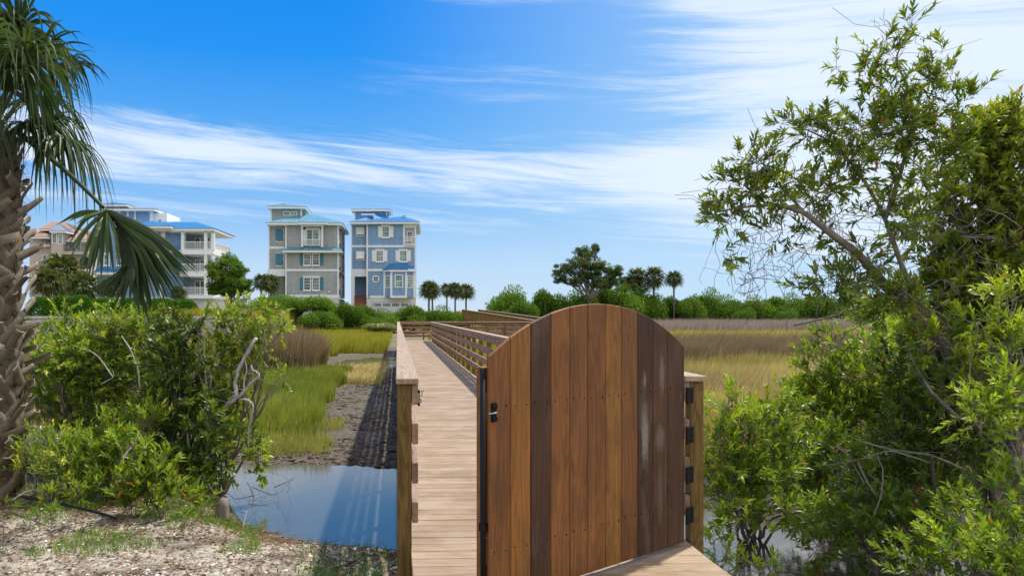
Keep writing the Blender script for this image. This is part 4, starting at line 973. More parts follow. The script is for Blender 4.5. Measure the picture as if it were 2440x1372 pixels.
# clipped hedges and ornamental grass
def hedge(px, py, rx, ry, d, label):
    c = P(px, py, d); sc = d / FPX; z0 = gz(c[0], c[1]); root = empty('round_hedge', (c[0], c[1], z0), 0, label, 'hedge', 'clipped hedges behind the sea wall')
    mf = MB(); n = 5200; hh = c[2] + ry * sc - z0; dd = unit(rng.normal(size=(n, 3))); dd[:, 2] = np.abs(dd[:, 2])
    sg = np.sign(dd) * np.abs(dd) ** .8; pos = sg * np.array((rx * sc, rx * sc * .8, hh)) * (1 + rng.normal(size=n)[:, None] * .012)
    leaves(mf, pos, unit(dd + rng.normal(size=(n, 3)) * .6), dd, .16, .7, .5 + rng.normal(size=n) * .2)
    mf.build('foliage', M['lf_hedge'], root); ms = MB(); ms.tube([(0, 0, -.1), (0, 0, hh * .6)], .06, 6); ms.build('stem', M['twig'], root)
for a_ in [(100, 722, 35, 12, 66, 'leftmost low clipped hedge beside the palm trunk'), (150, 720, 30, 12, 67, 'clipped hedge left of the largest round hedge'), (190, 722, 32, 16, 65, 'largest rounded clipped hedge behind the sea wall'), (250, 724, 40, 12, 66, 'clipped hedge under the hanging frond'), (310, 726, 40, 14, 66, 'clipped hedge right of the hanging frond'), (380, 727, 40, 14, 67, 'clipped hedge toward the white base of the blue villa'), (435, 730, 35, 15, 68, 'rightmost clipped hedge beside the fence')]: hedge(*a_)

def far_palm(seg=18, nf=34, dead=8, th=1.0):
    root = empty('palm_tree', (0, 0, 0), 0, 'p', 'palm tree'); mb = MB(); fz = 1.0
    zz = np.linspace(-.1, 1, 8); mb.tube(np.stack([np.sin(zz * 2.2) * .02, zz * 0, zz], 1), np.linspace(.034, .026, 8), 8); mb.build('trunk', M['bark'], root, True)
    mb = MB(); c0 = np.array((.016, 0, 1.0))
    for i in range(nf + dead):
        a_ = i * 2.4; e = math.asin(max(-.85, .97 - 1.62 * (i + .5) / nf)) if i < nf else rng.uniform(-1.25, -.7)
        d0 = np.array((math.cos(a_) * math.cos(e), math.sin(a_) * math.cos(e), math.sin(e))); pl = .15 if i < nf else .09
        mb.prisms([c0], [c0 + d0 * pl], .006, .004, a=.5)
        fan(mb, c0 + d0 * pl, d0, (0, 0, 1) if abs(e) < 1.1 else (1, 0, 0), .21 if i < nf else .16, seg, 3, 1.9, .5, .0125, (.62 if i < nf else .98) + rng.normal() * .1)
    mb.build('crown', M['lf_palmfar'], root); return root
pp = [far_palm(), far_palm(seg=16, nf=28, dead=14)]
def place_palm(k, px, pyc, d, sp_px, label, group, name=None):
    """pyc: crown centre pixel; sp_px: crown width in pixels"""
    pr = pp[k]; first = pr.get('used', 0) == 0; o = pr if first else copy_tree(pr); pr['used'] = 1
    w = P(px, 770, d); z = gz(w[0], w[1]); hc = EYE + d * (PY0 - pyc) / FPX - z; w2 = sp_px * d / FPX / .60
    o.location = (w[0], w[1], z); o.scale = (w2, w2, hc * .5 + w2 * .5 if abs(hc - w2) > 0 else w2)
    # keep crown round: put the crown at the right height by stretching only the trunk
    o.scale = (w2, w2, w2); 
    for ch in o.children:
        if ch.name.startswith('trunk'): ch.scale = (1, 1, hc / w2)
        else: ch.location = (0, 0, hc / w2 - 1.0)
    o.rotation_euler = (0, 0, rng.uniform(0, 6.28)); o['label'] = label; o['group'] = group
GP = 'palms beside the blue house'
for a_ in [(0, 1023, 690, 98, 52, 'leftmost cabbage palm in the row right of the blue house', GP), (1, 1029, 692, 101, 46, 'second palm, its crown touching the leftmost one right of the blue house', GP), (1, 1066, 690, 98, 40, 'middle palm with ivy-dark trunk right of the blue house', GP), (0, 1085, 692, 95, 46, 'fourth palm from the blue house', GP), (0, 1112, 694, 97, 46, 'rightmost palm of the row beside the blue house', GP)]: place_palm(*a_)
GP = 'trio of palms above the marsh bushes'
for a_ in [(1, 1515, 660, 132, 56, 'left palm of the trio, half hidden by the pine tree', GP), (1, 1557, 660, 130, 62, 'tallest middle palm of the trio above the marsh bushes', GP), (0, 1607, 664, 130, 46, 'right palm of the trio above the marsh bushes', GP)]: place_palm(*a_)
GP = 'palms in front of the houses at left'
for a_ in [(0, 624, 672, 92, 48, 'palm with bare trunk at the left foot of the grey house', GP), (1, 645, 675, 94, 54, 'bushy palm against the grey house wall', GP), (1, 150, 652, 82, 116, 'palm in front of the beige house', GP), (0, 112, 672, 78, 84, 'low palm beside the large palm trunk', GP), (1, 200, 682, 76, 90, 'low palm right of the beige house palm', GP), (1, 260, 685, 76, 60, 'palm behind the hanging frond', GP), (0, 425, 700, 76, 46, 'low palm in front of the white porches', GP)]: place_palm(*a_)

def crown_tree(name, label, cat, px, py_base, d, blobs, leafm, leaf, n, trunk_r, vb=.5, limbs=True, wr=.45, cl=.33):
    w = P(px, py_base, d); w[2] = gz(w[0], w[1]) - .1; root = empty(name, tuple(w), 0, label, cat); mf, ms = MB(), MB()
    tot = sum(b[2] * b[3] for b in blobs); zf = EYE + d * (PY0 - max(b[1] for b in blobs)) / FPX
    fork = np.array((w[0], w[1], w[2] + (zf - w[2]) * .6)); ms.tube(wander(w, fork, 5, .03), np.linspace(trunk_r, trunk_r * .8, 5), 9)
    for (bx, by, rx, ry) in blobs:
        sc = d / FPX; c = P(bx, by, d + rng.normal() * rx * sc * .5); r = np.array((rx * sc, rx * sc, ry * sc)); m = int(n * rx * ry / tot)
        # clumps inside each mass keep the outline uneven
        ncl = max(5, m // 60); cc, _o = ell(ncl, c, r, 2.2); I = rng.integers(0, ncl, m); dd = unit(rng.normal(size=(m, 3))); rc = min(rx, ry) * sc * cl
        pos = cc[I] + dd * (rng.random(m) ** .5)[:, None] * rc * np.array((1.2, 1.2, .7)); o_ = unit(pos - c)
        leaves(mf, pos, unit(dd + rng.normal(size=(m, 3)) * .6), unit(o_ + np.array((0, 0, .6)) + rng.normal(size=(m, 3)) * .4), leaf * rng.uniform(.6, 1.2, m), wr, vb + rng.normal(size=m) * .15 + (rng.normal(size=ncl) * .15)[I])
        ms.tube(wander(fork, c, 7, .10), np.linspace(trunk_r * .5, trunk_r * .12, 7), 6)
        for q in cc[:6]: ms.tube(wander(c - (c - fork) * .25, q, 4, .1), np.linspace(trunk_r * .15, .02, 4), 4)
    mf.build('crown', M[leafm], root, loc=w); ms.build('trunk', M['bark'], root, True, loc=w); return root
crown_tree('pine_tree', 'large dark spreading pine above the marsh bushes, left of the three palms', 'tree', 1405, 760, 124,
    [(1398,605,34,18),(1380,628,34,16),(1425,630,30,16),(1345,640,30,14),(1398,650,40,18),(1450,645,32,16),(1335,665,22,10),(1375,672,26,12),(1430,672,40,18),(1465,668,24,12),(1330,650,16,10),(1470,650,18,10),(1420,590,16,8)],
    'lf_pine', .34, 30000, .42, .62, wr=.28, cl=.24)
crown_tree('round_tree', 'slender round-crowned green tree between the white porches and the grey house', 'tree', 551, 760, 78,
    [(545,620,32,16),(515,640,28,18),(560,645,30,18),(535,668,40,20),(575,675,26,16),(512,688,24,12),(560,695,34,12),(590,695,14,8)],
    'lf_far', .26, 16000, .13, .62)
crown_tree('pine_tree', 'young pine behind the left palm of the trio', 'tree', 1500, 760, 130, [(1505,668,26,14),(1490,684,26,12),(1520,690,26,12)], 'lf_pine', .4, 5000, .2, .6, wr=.3)

# ------------------------------------------------------------------ sea wall, fence
def low_wall():
    a_ = P(40, 770, 62); b_ = P(560, 770, 62); root = empty('sea_wall', (a_[0], a_[1], gz(a_[0], a_[1] - 2)), math.atan2(b_[1] - a_[1], b_[0] - a_[0]), 'long low grey sea wall behind the left thicket', 'wall')
    L = float(np.linalg.norm((b_ - a_)[:2])); mb = MB(); mb.box(-6, L, 0, .25, -.3, 1.30 + .5); mb.build('panel', M['wallcap'], root)
    mb = MB(); mb.bbox(-6, L + .1, -.12, .37, 1.80, 1.98, .02); mb.build('coping', M['wallcap'], root)
    mb = MB()
    for x in np.arange(0, L, 2.4): mb.box(x, x + .2, -.10, -.002, -.3, 1.798)
    mb.build('pilaster', M['wallcap'], root)
low_wall()
a_ = P(488, 752, 84); fe = empty('picket_fence', (a_[0], a_[1], gz(a_[0], a_[1])), B * -1, 'white picket fence at the base of the white-porched villa', 'fence')
mb = MB()
for i in range(30): mb.box(i * .12, i * .12 + .05, 0, .03, 0, 1.45 + .08 * (i % 10 == 0))
mb.box(-.05, 3.6, .03, .06, .25, .33); mb.box(-.05, 3.6, .03, .06, 1.15, 1.23); mb.build('picket_panel', M['white'], fe)

# ------------------------------------------------------------------ houses
class House:
    def __init__(s, name, label, px0, d, zx, zy, zs, rot=0):
        """zx, zy, zs: how the elevation sketch units map to picture coordinates"""
        s.s = d / FPX; s.px0 = px0; s.zx, s.zy, s.zs = zx, zy, zs; w = P(px0, 750, d); s.rot = -B + rot
        s.root = empty(name, (w[0], w[1], 0), s.rot, label, 'house')
        s.d = d
    def X(s, u, y=0): return ((u / s.zs + s.zx - PX0) * (s.d + y) - (s.px0 - PX0) * s.d) / FPX
    def Z(s, v, y=0): return EYE + (PY0 - (v / s.zs + s.zy)) * (s.d + y) / FPX
    def box(s, mb, u0, u1, v0, v1, y0, y1, a=.5): mb.box(s.X(u0, y0), s.X(u1, y0), y0, y1, s.Z(v1, y0), s.Z(v0, y0), a)
    def part(s, name, u0, u1, v0, v1, y0, y1, m, parent=None):
        mb = MB(); s.box(mb, u0, u1, v0, v1, y0, y1); return mb.build(name, M[m], parent or s.root)
    def trims(s, rects, m='white', name='trim'):
        mb = MB()
        for (u0, u1, v0, v1, y0, y1) in rects: s.box(mb, u0, u1, v0, v1, y0, y1)
        return mb.build(name, M[m], s.root)
    def window(s, u0, u1, v0, v1, y, cols=2, rows=4, gl='glass', fr='white', sh=None, shw=0, shm='white', fw=None, head=True):
        x0, x1, z0, z1 = s.X(u0), s.X(u1), s.Z(v1), s.Z(v0); f = .11 if fw is None else fw; mb = MB()
        mb.box(x0 - f, x0, y - .10, y, z0 - f, z1 + f); mb.box(x1, x1 + f, y - .10, y, z0 - f, z1 + f)
        mb.box(x0, x1, y - .10, y, z0 - f, z0); mb.box(x0, x1, y - .10, y, z1, z1 + f)
        if head: mb.box(x0 - f - .08, x1 + f + .08, y - .17, y, z1 + f + .002, z1 + f + .16); mb.box(x0 - f - .06, x1 + f + .06, y - .15, y, z0 - f - .09, z0 - f - .002)
        for i in range(1, cols): xx = x0 + (x1 - x0) * i / cols; mb.box(xx - .012, xx + .012, y - .06, y - .042, z0, z1)
        for i in range(1, rows):
            zz = z0 + (z1 - z0) * i / rows; w = .028 if i == rows // 2 and rows % 2 == 0 else .012; mb.box(x0, x1, y - .065, y - .04, zz - w, zz + w)
        o = mb.build('window', M[fr], s.root); pb_ = MB(); pb_.box(x0, x1, y - .035, y - .03, z0, z1); pb_.build('pane', M[gl], o)
        if sh:
            for (a_, b_) in sh:
                m2 = MB(); xa, xb = s.X(a_), s.X(b_); m2.box(xa, xb, y - .07, y - .002, z0 - f * .5, z1 + f)
                for q in np.arange(z0, z1, .13): m2.box(xa + .06, xb - .06, y - .095, y - .07, q, q + .07)
                m2.build('shutter', M[shm], o)
        return o
    def hip(s, name, m, pts_eave, ridge, th=.18, ribs=.45, overhang=True):
        """pts_eave: (x0,x1,y0,y1,z) ; ridge: (xa,ya,xb,yb,z) ; metres"""
        x0, x1, y0, y1, z = pts_eave; xa, ya, xb, yb, zr = ridge; mb = MB(); zr = EYE + (zr - EYE) * (1 + ya / s.d); z = EYE + (z - EYE) * (1 + y0 / s.d)
        k_ = (s.px0 - PX0) / FPX; xa += (xa / s.d + k_) * ya; xb += (xb / s.d + k_) * yb; x0 += (x0 / s.d + k_) * y0; x1 += (x1 / s.d + k_) * y0
        V = [(x0,y0,z),(x1,y0,z),(x1,y1,z),(x0,y1,z),(xa,ya,zr),(xb,yb,zr),(x0,y0,z-.04),(x1,y0,z-.04),(x1,y1,z-.04),(x0,y1,z-.04)]
        mb.add(V, [(0,1,5,4),(2,3,4,5),(6,9,8,7),(0,6,7,1),(1,7,8,2),(2,8,9,3),(3,9,6,0)], [(1,2,5),(3,0,4)])
        # standing seams on front and sides
        def seams(p0, p1, q0, q1):
            p0, p1, q0, q1 = map(np.array, (p0, p1, q0, q1)); L = np.linalg.norm(p1 - p0); n = int(L / ribs)
            e = unit(p1 - p0)
            for i in range(1, n):
                b_ = p0 + e * ribs * i; t = ribs * i; tq0 = (q0 - p0).dot(e); tq1 = (q1 - p0).dot(e)
                up = (q0 - p0) - e * tq0
                k = min(1, t / tq0 if tq0 > .01 else 1, (L - t) / (L - tq1) if (L - tq1) > .01 else 1); k = max(0, k)
                c_ = b_ + up * k; mb.prisms([b_ + (0, 0, .02)], [c_ + (0, 0, .02)], .028, .028)
        A_ = (x0,y0,z); B_ = (x1,y0,z); C_ = (x1,y1,z); D_ = (x0,y1,z); E_ = (xa,ya,zr); F_ = (xb,yb,zr)
        seams(A_, B_, E_, F_); seams(B_, C_, F_, F_); seams(D_, A_, E_, E_)
        r = mb.build(name, M[m], s.root); f = MB(); o = .05
        f.box(x0 + o, x1 - o, y0 + o, y1 - o, z - .30, z - .045); f.build('fascia', M['white'], r); return r
    def rail(s, u0, u1, v0, v1, y, name='balcony_rail', along='x', y2=0, m='white', sp=.14):
        mb = MB(); x0, x1, z0, z1 = s.X(u0), s.X(u1), s.Z(v1), s.Z(v0)
        if along == 'x':
            mb.box(x0, x1, y, y + .07, z1 - .07, z1); mb.box(x0, x1, y, y + .06, z0 + .03, z0 + .09)
            for x in np.arange(x0 + .05, x1, sp): mb.box(x, x + .03, y + .015, y + .045, z0 + .09, z1 - .07)
        else:
            mb.box(x0, x0 + .07, y, y2, z1 - .07, z1); mb.box(x0, x0 + .06, y, y2, z0 + .03, z0 + .09)
            for q in np.arange(y + .05, y2, sp): mb.box(x0 + .015, x0 + .045, q, q + .03, z0 + .09, z1 - .07)
        return mb.build(name, M[m], s.root)

# --- blue house
h = House('blue_house', 'tall narrow bright blue shingled beach house with white trim and blue metal roof', 917, 108, 600, 470, 4.355)
DP = 13.0
h.part('wall', 1205, 1690, 262, 1030, 0, DP, 'sh_blue'); h.part('wall', 1042, 1203, 262, 770, .9, DP, 'sh_blue')
h.part('wall', 1068, 1203, 771, 1120, 3.2, DP, 'sh_dblue')
h.part('foundation', 1190, 1702, 1046, 1290, -.06, DP, 'stucco')
T = [(1190,1205,262,1044,-.08,.4),(1690,1705,262,1044,-.08,.4),(1030,1042,262,770,.82,1.2),(1205,1690,497,519,-.07,-.003),(1042,1190,497,519,.83,.897),(1205,1358,744,766,-.07,-.003),(1030,1190,744,822,.80,1.3),
     (1190,1705,1020,1045,-.12,-.003),(1205,1690,262,278,-.07,-.003),(1042,1190,262,278,.83,.897),(1030,1064,822,1180,.80,1.15),(1570,1588,278,497,-.09,-.005),(1588,1690,278,316,-.09,-.005)]
h.trims(T)
# upper right porch recess
h.part('porch_recess', 1588, 1689, 318, 496, -.02, -.006, 'sh_grey'); h.window(1618, 1662, 360, 488, -.022, 2, 4, 'glass', head=False, fw=.08)
h.rail(1586, 1692, 413, 490, -.35)
h.trims([(1584,1694,490,497,-.40,-.004)], name='balcony_floor')
h.window(1358, 1420, 308, 412, 0, 3, 4, 'glassg', sh=[(1310, 1350), (1428, 1470)])
h.window(1296, 1359, 560, 662, 0, 3, 4, 'glassg', sh=[(1247, 1288), (1367, 1407)]); h.window(1539, 1603, 560, 662, 0, 3, 4, 'glassg', sh=[(1492, 1531), (1611, 1650)])
for v0 in (312, 563):                      # small awning shutters, propped open
    mb = MB(); x0, x1 = h.X(1080), h.X(1160); zt, zb = h.Z(v0), h.Z(v0 + 72); ya = .9
    mb.add([(x0,ya-.1,zt),(x1,ya-.1,zt),(x1,ya-.42,zb),(x0,ya-.42,zb),(x0,ya-.05,zt),(x1,ya-.05,zt),(x1,ya-.37,zb),(x0,ya-.37,zb)], [(0,3,2,1),(4,5,6,7),(0,1,5,4),(3,7,6,2),(0,4,7,3),(1,2,6,5)])
    mb.box((x0+x1)/2-.03, (x0+x1)/2+.03, ya - .44, ya - .40, zb, zb + .05)
    w_ = h.window(1083, 1157, v0, v0 + 82, .9, 2, 2, 'glass', head=False); mb.build('awning_shutter', M['white'], w_)
# round window
def roundwin(h, u, v, r, y):
    cx, cz = h.X(u), h.Z(v); rr = r / h.zs * h.s; mb = MB(); n = 28; t = np.linspace(0, 2 * math.pi, n + 1)
    V = []; 
    for a_ in t[:-1]:
        for (q, yy) in ((rr, y - .12), (rr * .68, y - .12), (rr * .68, y - .02), (rr, y)): V.append((cx + math.cos(a_) * q, yy, cz + math.sin(a_) * q))
    Q = [(i*4+k, ((i+1) % n)*4+k, ((i+1) % n)*4+(k+1) % 4, i*4+(k+1) % 4) for i in range(n) for k in range(4)]; mb.add(V, Q)
    mb.box(cx - .025, cx + .025, y - .08, y - .05, cz - rr * .7, cz + rr * .7); mb.box(cx - rr * .7, cx + rr * .7, y - .085, y - .055, cz - .025, cz + .025)
    o = mb.build('round_window', M['white'], h.root); p_ = MB(); V = [(cx + math.cos(a_) * rr * .7, y - .03, cz + math.sin(a_) * rr * .7) for a_ in t[:-1]] + [(cx, y - .03, cz)]
    p_.add(V, None, [(i, (i + 1) % n, n) for i in range(n)]); p_.build('pane', M['dark'], o)
roundwin(h, 1288, 847, 37, 0)
# bay: body, trims, windows, roof
bx = MB(); xa, xb, xc1, xd = h.X(1372), h.X(1452), h.X(1603), h.X(1690); z0, z1 = h.Z(1040), h.Z(762); yb = -1.0
bx.add([(xa,-.004,z0),(xb,yb,z0),(xc1,yb,z0),(xd,-.004,z0),(xa,-.004,z1),(xb,yb,z1),(xc1,yb,z1),(xd,-.004,z1)], [(0,1,5,4),(1,2,6,5),(2,3,7,6),(0,3,2,1)])
bay = bx.build('bay', M['sh_blue'], h.root)
mb = MB()
for (u0, u1) in ((1441, 1463), (1594, 1613)): mb.box(h.X(u0), h.X(u1), yb - .03, yb + .15, z0, z1)
mb.box(h.X(1463), h.X(1594), yb - .028, yb - .003, h.Z(783), z1); mb.box(h.X(1366), h.X(1384), -.16, -.003, z0, z1); mb.box(h.X(1676), h.X(1694), -.16, -.003, z0, z1)
mb.box(h.X(1440), h.X(1614), yb - .06, -.13, h.Z(1046), h.Z(1022)); mb.build('trim', M['white'], bay)
h.window(1497, 1562, 815, 930, yb - .003, 3, 4, 'glassg', head=False, fw=.14)
for (u0, u1, ya, ybb) in ((1394, 1434, -.27, -.77), (1620, 1662, -.8, -.28)):
    mb = MB(); x0, x1, zb_, zt = h.X(u0), h.X(u1), h.Z(935), h.Z(822)
    def ob(m_, xa_, xb_, za_, zb2, off, th):
        f0 = ya + (ybb - ya) * (xa_ - x0) / (x1 - x0); f1 = ya + (ybb - ya) * (xb_ - x0) / (x1 - x0)
        m_.add([(xa_,f0-off-th,za_),(xb_,f1-off-th,za_),(xb_,f1-off,za_),(xa_,f0-off,za_),(xa_,f0-off-th,zb2),(xb_,f1-off-th,zb2),(xb_,f1-off,zb2),(xa_,f0-off,zb2)], [(0,3,2,1),(4,5,6,7),(0,1,5,4),(1,2,6,5),(2,3,7,6),(3,0,4,7)])
    f = .09; ob(mb, x0 - f, x0, zb_ - f, zt + f, .03, .07); ob(mb, x1, x1 + f, zb_ - f, zt + f, .03, .07); ob(mb, x0, x1, zt, zt + f, .03, .07); ob(mb, x0, x1, zb_ - f, zb_, .03, .07)
    for k in (1, 2, 3): zz = zb_ + (zt - zb_) * k / 4; ob(mb, x0, x1, zz - .02, zz + .02, .05, .03)
    for k in (1, 2): xx = x0 + (x1 - x0) * k / 3; ob(mb, xx - .015, xx + .015, zb_, zt, .05, .03)
    o = mb.build('window', M['white'], h.root); q = MB(); ob(q, x0, x1, zb_, zt, .035, .01); q.build('pane', M['glassg'], o)
mb = MB(); ze, zr = h.Z(757), h.Z(687)
V = [(h.X(1357),-.3,ze),(h.X(1432),-1.4,ze),(h.X(1625),-1.4,ze),(h.X(1703),-.3,ze),(h.X(1437),-.05,zr),(h.X(1612),-.05,zr),(h.X(1357),-.04,ze),(h.X(1703),-.04,ze)]
mb.add(V, [(1,2,5,4)], [(0,1,4),(2,3,5),(6,0,4),(3,7,5)])
for k in np.linspace(0, 1, 8): mb.prisms([np.array(V[1])*(1-k)+np.array(V[2])*k+(0,0,.02)], [np.array(V[4])*(1-k)+np.array(V[5])*k+(0,0,.02)], .03, .03)
br = mb.build('roof', M['rf_blue'], h.root)
mb = MB(); mb.add([(h.X(1362),-.28,ze-.25),(h.X(1435),-1.35,ze-.25),(h.X(1622),-1.35,ze-.25),(h.X(1700),-.28,ze-.25),(h.X(1362),-.28,ze-.01),(h.X(1435),-1.35,ze-.01),(h.X(1622),-1.35,ze-.01),(h.X(1700),-.28,ze-.01)], [(0,1,5,4),(1,2,6,5),(2,3,7,6),(0,3,2,1)]); mb.build('fascia', M['white'], br)
# roofs
h.hip('roof', 'rf_blue', (h.X(1010), h.X(1740), -.9, DP + .8, h.Z(252)), (h.X(1330), 5.0, h.X(1560), 7.0, h.Z(180)))
h.part('wall', 1068, 1400, 140, 240, 5.5, 12, 'sh_blue'); h.hip('roof', 'rf_grey', (h.X(1025), h.X(1442), 4.6, 12.6, h.Z(122)), (h.X(1160), 8, h.X(1300), 8.4, h.Z(112)))
h.trims([(1060,1075,140,240,5.4,5.49),(1392,1404,140,240,5.4,5.49),(1135,1275,172,186,2.5,3.4),(1560,1605,180,192,4.2,5.0)])
# garage
g_ = h.part('garage_door', 1254, 1640, 1092, 1290, -.14, -.07, 'garage')
for k in range(4):
    u = 1268 + k * 94; mb = MB()
    for i in range(4):
        for j in range(2): h.box(mb, u + i * 19, u + i * 19 + 16, 1104 + j * 14, 1115 + j * 14, -.15, -.142)
    mb.build('garage_window', M['dark'], g_)

mb = MB(); h.box(mb, 1246, 1254, 1086, 1290, -.16, -.062); h.box(mb, 1640, 1648, 1086, 1290, -.16, -.062); h.box(mb, 1254, 1640, 1084, 1092, -.16, -.062); mb.build('frame', M['wallcap'], g_)
mb = MB()
for k in range(9): h.box(mb, 1066, 1186, 1018 + k * 12, 1160, .5 - k * .28 + 1.9, .5 - k * .28 + 2.18)
mb.build('stair', M['brick'], h.root)
mb = MB()                                   # house number
for dz, r_ in ((.13, .10), (-.10, .12)):
    t = np.linspace(0, 2 * math.pi, 15); mb.tube(np.stack([h.X(1215) + np.cos(t) * r_ * .8, t * 0 - .14, h.Z(1033) + dz + np.sin(t) * r_], 1), .025, 5)
mb.build('house_number', M['dark'], h.root)
for k in range(2):
    w_ = h.root.matrix_world
    ch = empty('white_chair', (0, 0, 0), 0, ('left' if k == 0 else 'right') + ' white chair on the blue house top balcony', 'chair', 'balcony chairs')
    Rm = Matrix.Rotation(h.rot, 4, 'Z'); lp = Vector((h.X(1608 + k * 36), -.26, h.Z(489))); wp = Rm @ lp; ch.location = (wp.x + h.root.location.x, wp.y + h.root.location.y, wp.z); ch.rotation_euler = (0, 0, h.rot)
    mb = MB(); mb.box(-.22, .22, -.18, .18, .38, .43); mb.build('seat', M['white'], ch)
    mb = MB()
    for q in (-.2, -.1, 0, .1, .17): mb.box(q, q + .06, .12, .15, .43, .95)
    mb.build('backrest', M['white'], ch)
    for sx in (-.2, .16):
        for sy in (-.16, .12): mb = MB(); mb.box(sx, sx + .04, sy, sy + .04, 0, .38); mb.build('leg', M['white'], ch)

# --- grey house
h = House('grey_house', 'tall narrow grey shingled beach house with teal shutters and teal metal roof', 727, 106, 600, 470, 4.355, rot=R(2.5))
DP = 12
h.part('wall', 362, 886, 268, 1012, 0, DP, 'sh_grey'); h.part('wall', 190, 361, 268, 746, 1.0, DP, 'sh_grey'); h.part('wall', 190, 361, 747, 1100, 6, DP, 'sh_grey')
h.part('foundation', 362, 895, 1046, 1290, -.05, DP, 'stucco')
T = [(348,362,268,1012,-.08,.5),(886,900,268,1012,-.08,.4),(178,190,268,746,.92,1.3),(362,886,745,767,-.07,-.003),(190,348,514,536,.92,.997),(178,348,746,818,.9,1.4),(345,902,1012,1045,-.12,.5),(362,886,268,282,-.07,-.003),(190,348,268,296,.92,.997),(178,200,818,1200,.9,1.3)]
h.trims(T)
mb = MB()                                   # side wall trims and windows
xs_ = h.X(900)
for v in (516, 745, 1012): mb.box(xs_ - .30, xs_ + .02, .42, DP + .02, h.Z(v + 22), h.Z(v))
for y in (5.9, DP - .2): mb.box(xs_ - .30, xs_ + .022, y, y + .25, h.Z(1010), h.Z(290))
mb.build('trim', M['white'], h.root)
for vv in (330, 590, 830):
    for y in (2.0, 4.0, 7.5, 9.6):
        mb = MB(); z0, z1 = h.Z(vv + 110), h.Z(vv); x = h.X(886); mb.box(x, x + .07, y - .1, y + 1.0, z0 - .1, z0); mb.box(x, x + .07, y - .1, y + 1.0, z1, z1 + .1); mb.box(x, x + .07, y - .1, y, z0, z1); mb.box(x, x + .07, y + .9, y + 1.0, z0, z1); mb.box(x, x + .05, y + .43, y + .47, z0, z1)
        o = mb.build('window', M['white'], h.root); q = MB(); q.box(x, x + .03, y, y + .9, z0, z1); q.build('pane', M['glass'], o)
h.trims([(345,364,282,282.5,0,0.01)])
# front porch niche with paired columns
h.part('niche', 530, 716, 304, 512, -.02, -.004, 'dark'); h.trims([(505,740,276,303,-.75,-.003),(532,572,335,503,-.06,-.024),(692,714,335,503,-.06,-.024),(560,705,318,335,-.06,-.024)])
for (u0, u1) in ((508, 530), (716, 738)):
    mb = MB(); h.box(mb, u0 + 2, u1 - 2, 312, 506, -.72, -.42); h.box(mb, u0 - 1, u1 + 1, 303, 312, -.76, -.38); h.box(mb, u0 - 1, u1 + 1, 506, 515, -.76, -.38); mb.build('column', M['white'], h.root)
h.window(575, 627, 345, 494, -.03, 1, 5, 'glassg', head=False, fw=.06); h.window(637, 690, 345, 494, -.03, 1, 5, 'glassg', head=False, fw=.06); h.rail(545, 712, 440, 508, -.55, sp=.12)
for (v0, v1) in ((588, 700), (838, 958)):
    h.window(545, 605, v0, v1, 0, 3, 4, 'glass', sh=[(500, 530)], shm='teal'); h.window(635, 695, v0, v1, 0, 3, 4, 'glass', sh=[(710, 741)], shm='teal')
for (v0, v1) in ((330, 452), (582, 704)):   # closed teal shutters at left
    w_ = h.window(250, 322, v0, v1, 1.0, 2, 2, 'glass', head=False, fw=.09); mb = MB(); h.box(mb, 251, 285, v0 + 1, v1 - 1, .88, .93); h.box(mb, 287, 321, v0 + 1, v1 - 1, .88, .93); mb.build('shutter', M['teal'], w_)
h.hip('roof', 'rf_teal', (h.X(142), h.X(940), -.9, DP + .8, h.Z(263)), (h.X(600), 4.5, h.X(680), 6, h.Z(170)))
h.hip('roof', 'rf_teal', (h.X(462), h.X(784), -1.6, 2.2, h.Z(258)), (h.X(625), 1.6, h.X(630), 1.9, h.Z(204)))
h.hip('roof', 'rf_teal', (h.X(312), h.X(934), -1.3, .6, h.Z(548)), (h.X(420), .45, h.X(860), .5, h.Z(505)))
h.part('wall', 210, 520, 108, 262, 3.0, 10, 'sh_grey'); h.hip('roof', 'rf_teal', (h.X(165), h.X(570), 2.0, 11, h.Z(95)), (h.X(360), 6, h.X(410), 7, h.Z(66)))
h.trims([(204,218,108,262,2.9,2.99),(514,530,108,262,2.9,3.2)])
h.window(303, 363, 126, 156, 3.0, 2, 1, 'glassg', head=False); h.window(374, 432, 126, 156, 3.0, 2, 1, 'glassg', head=False)
h.trims([(430,441,972,985,-.12,-.004),(792,812,974,987,-.12,-.004)], name='outdoor_light')

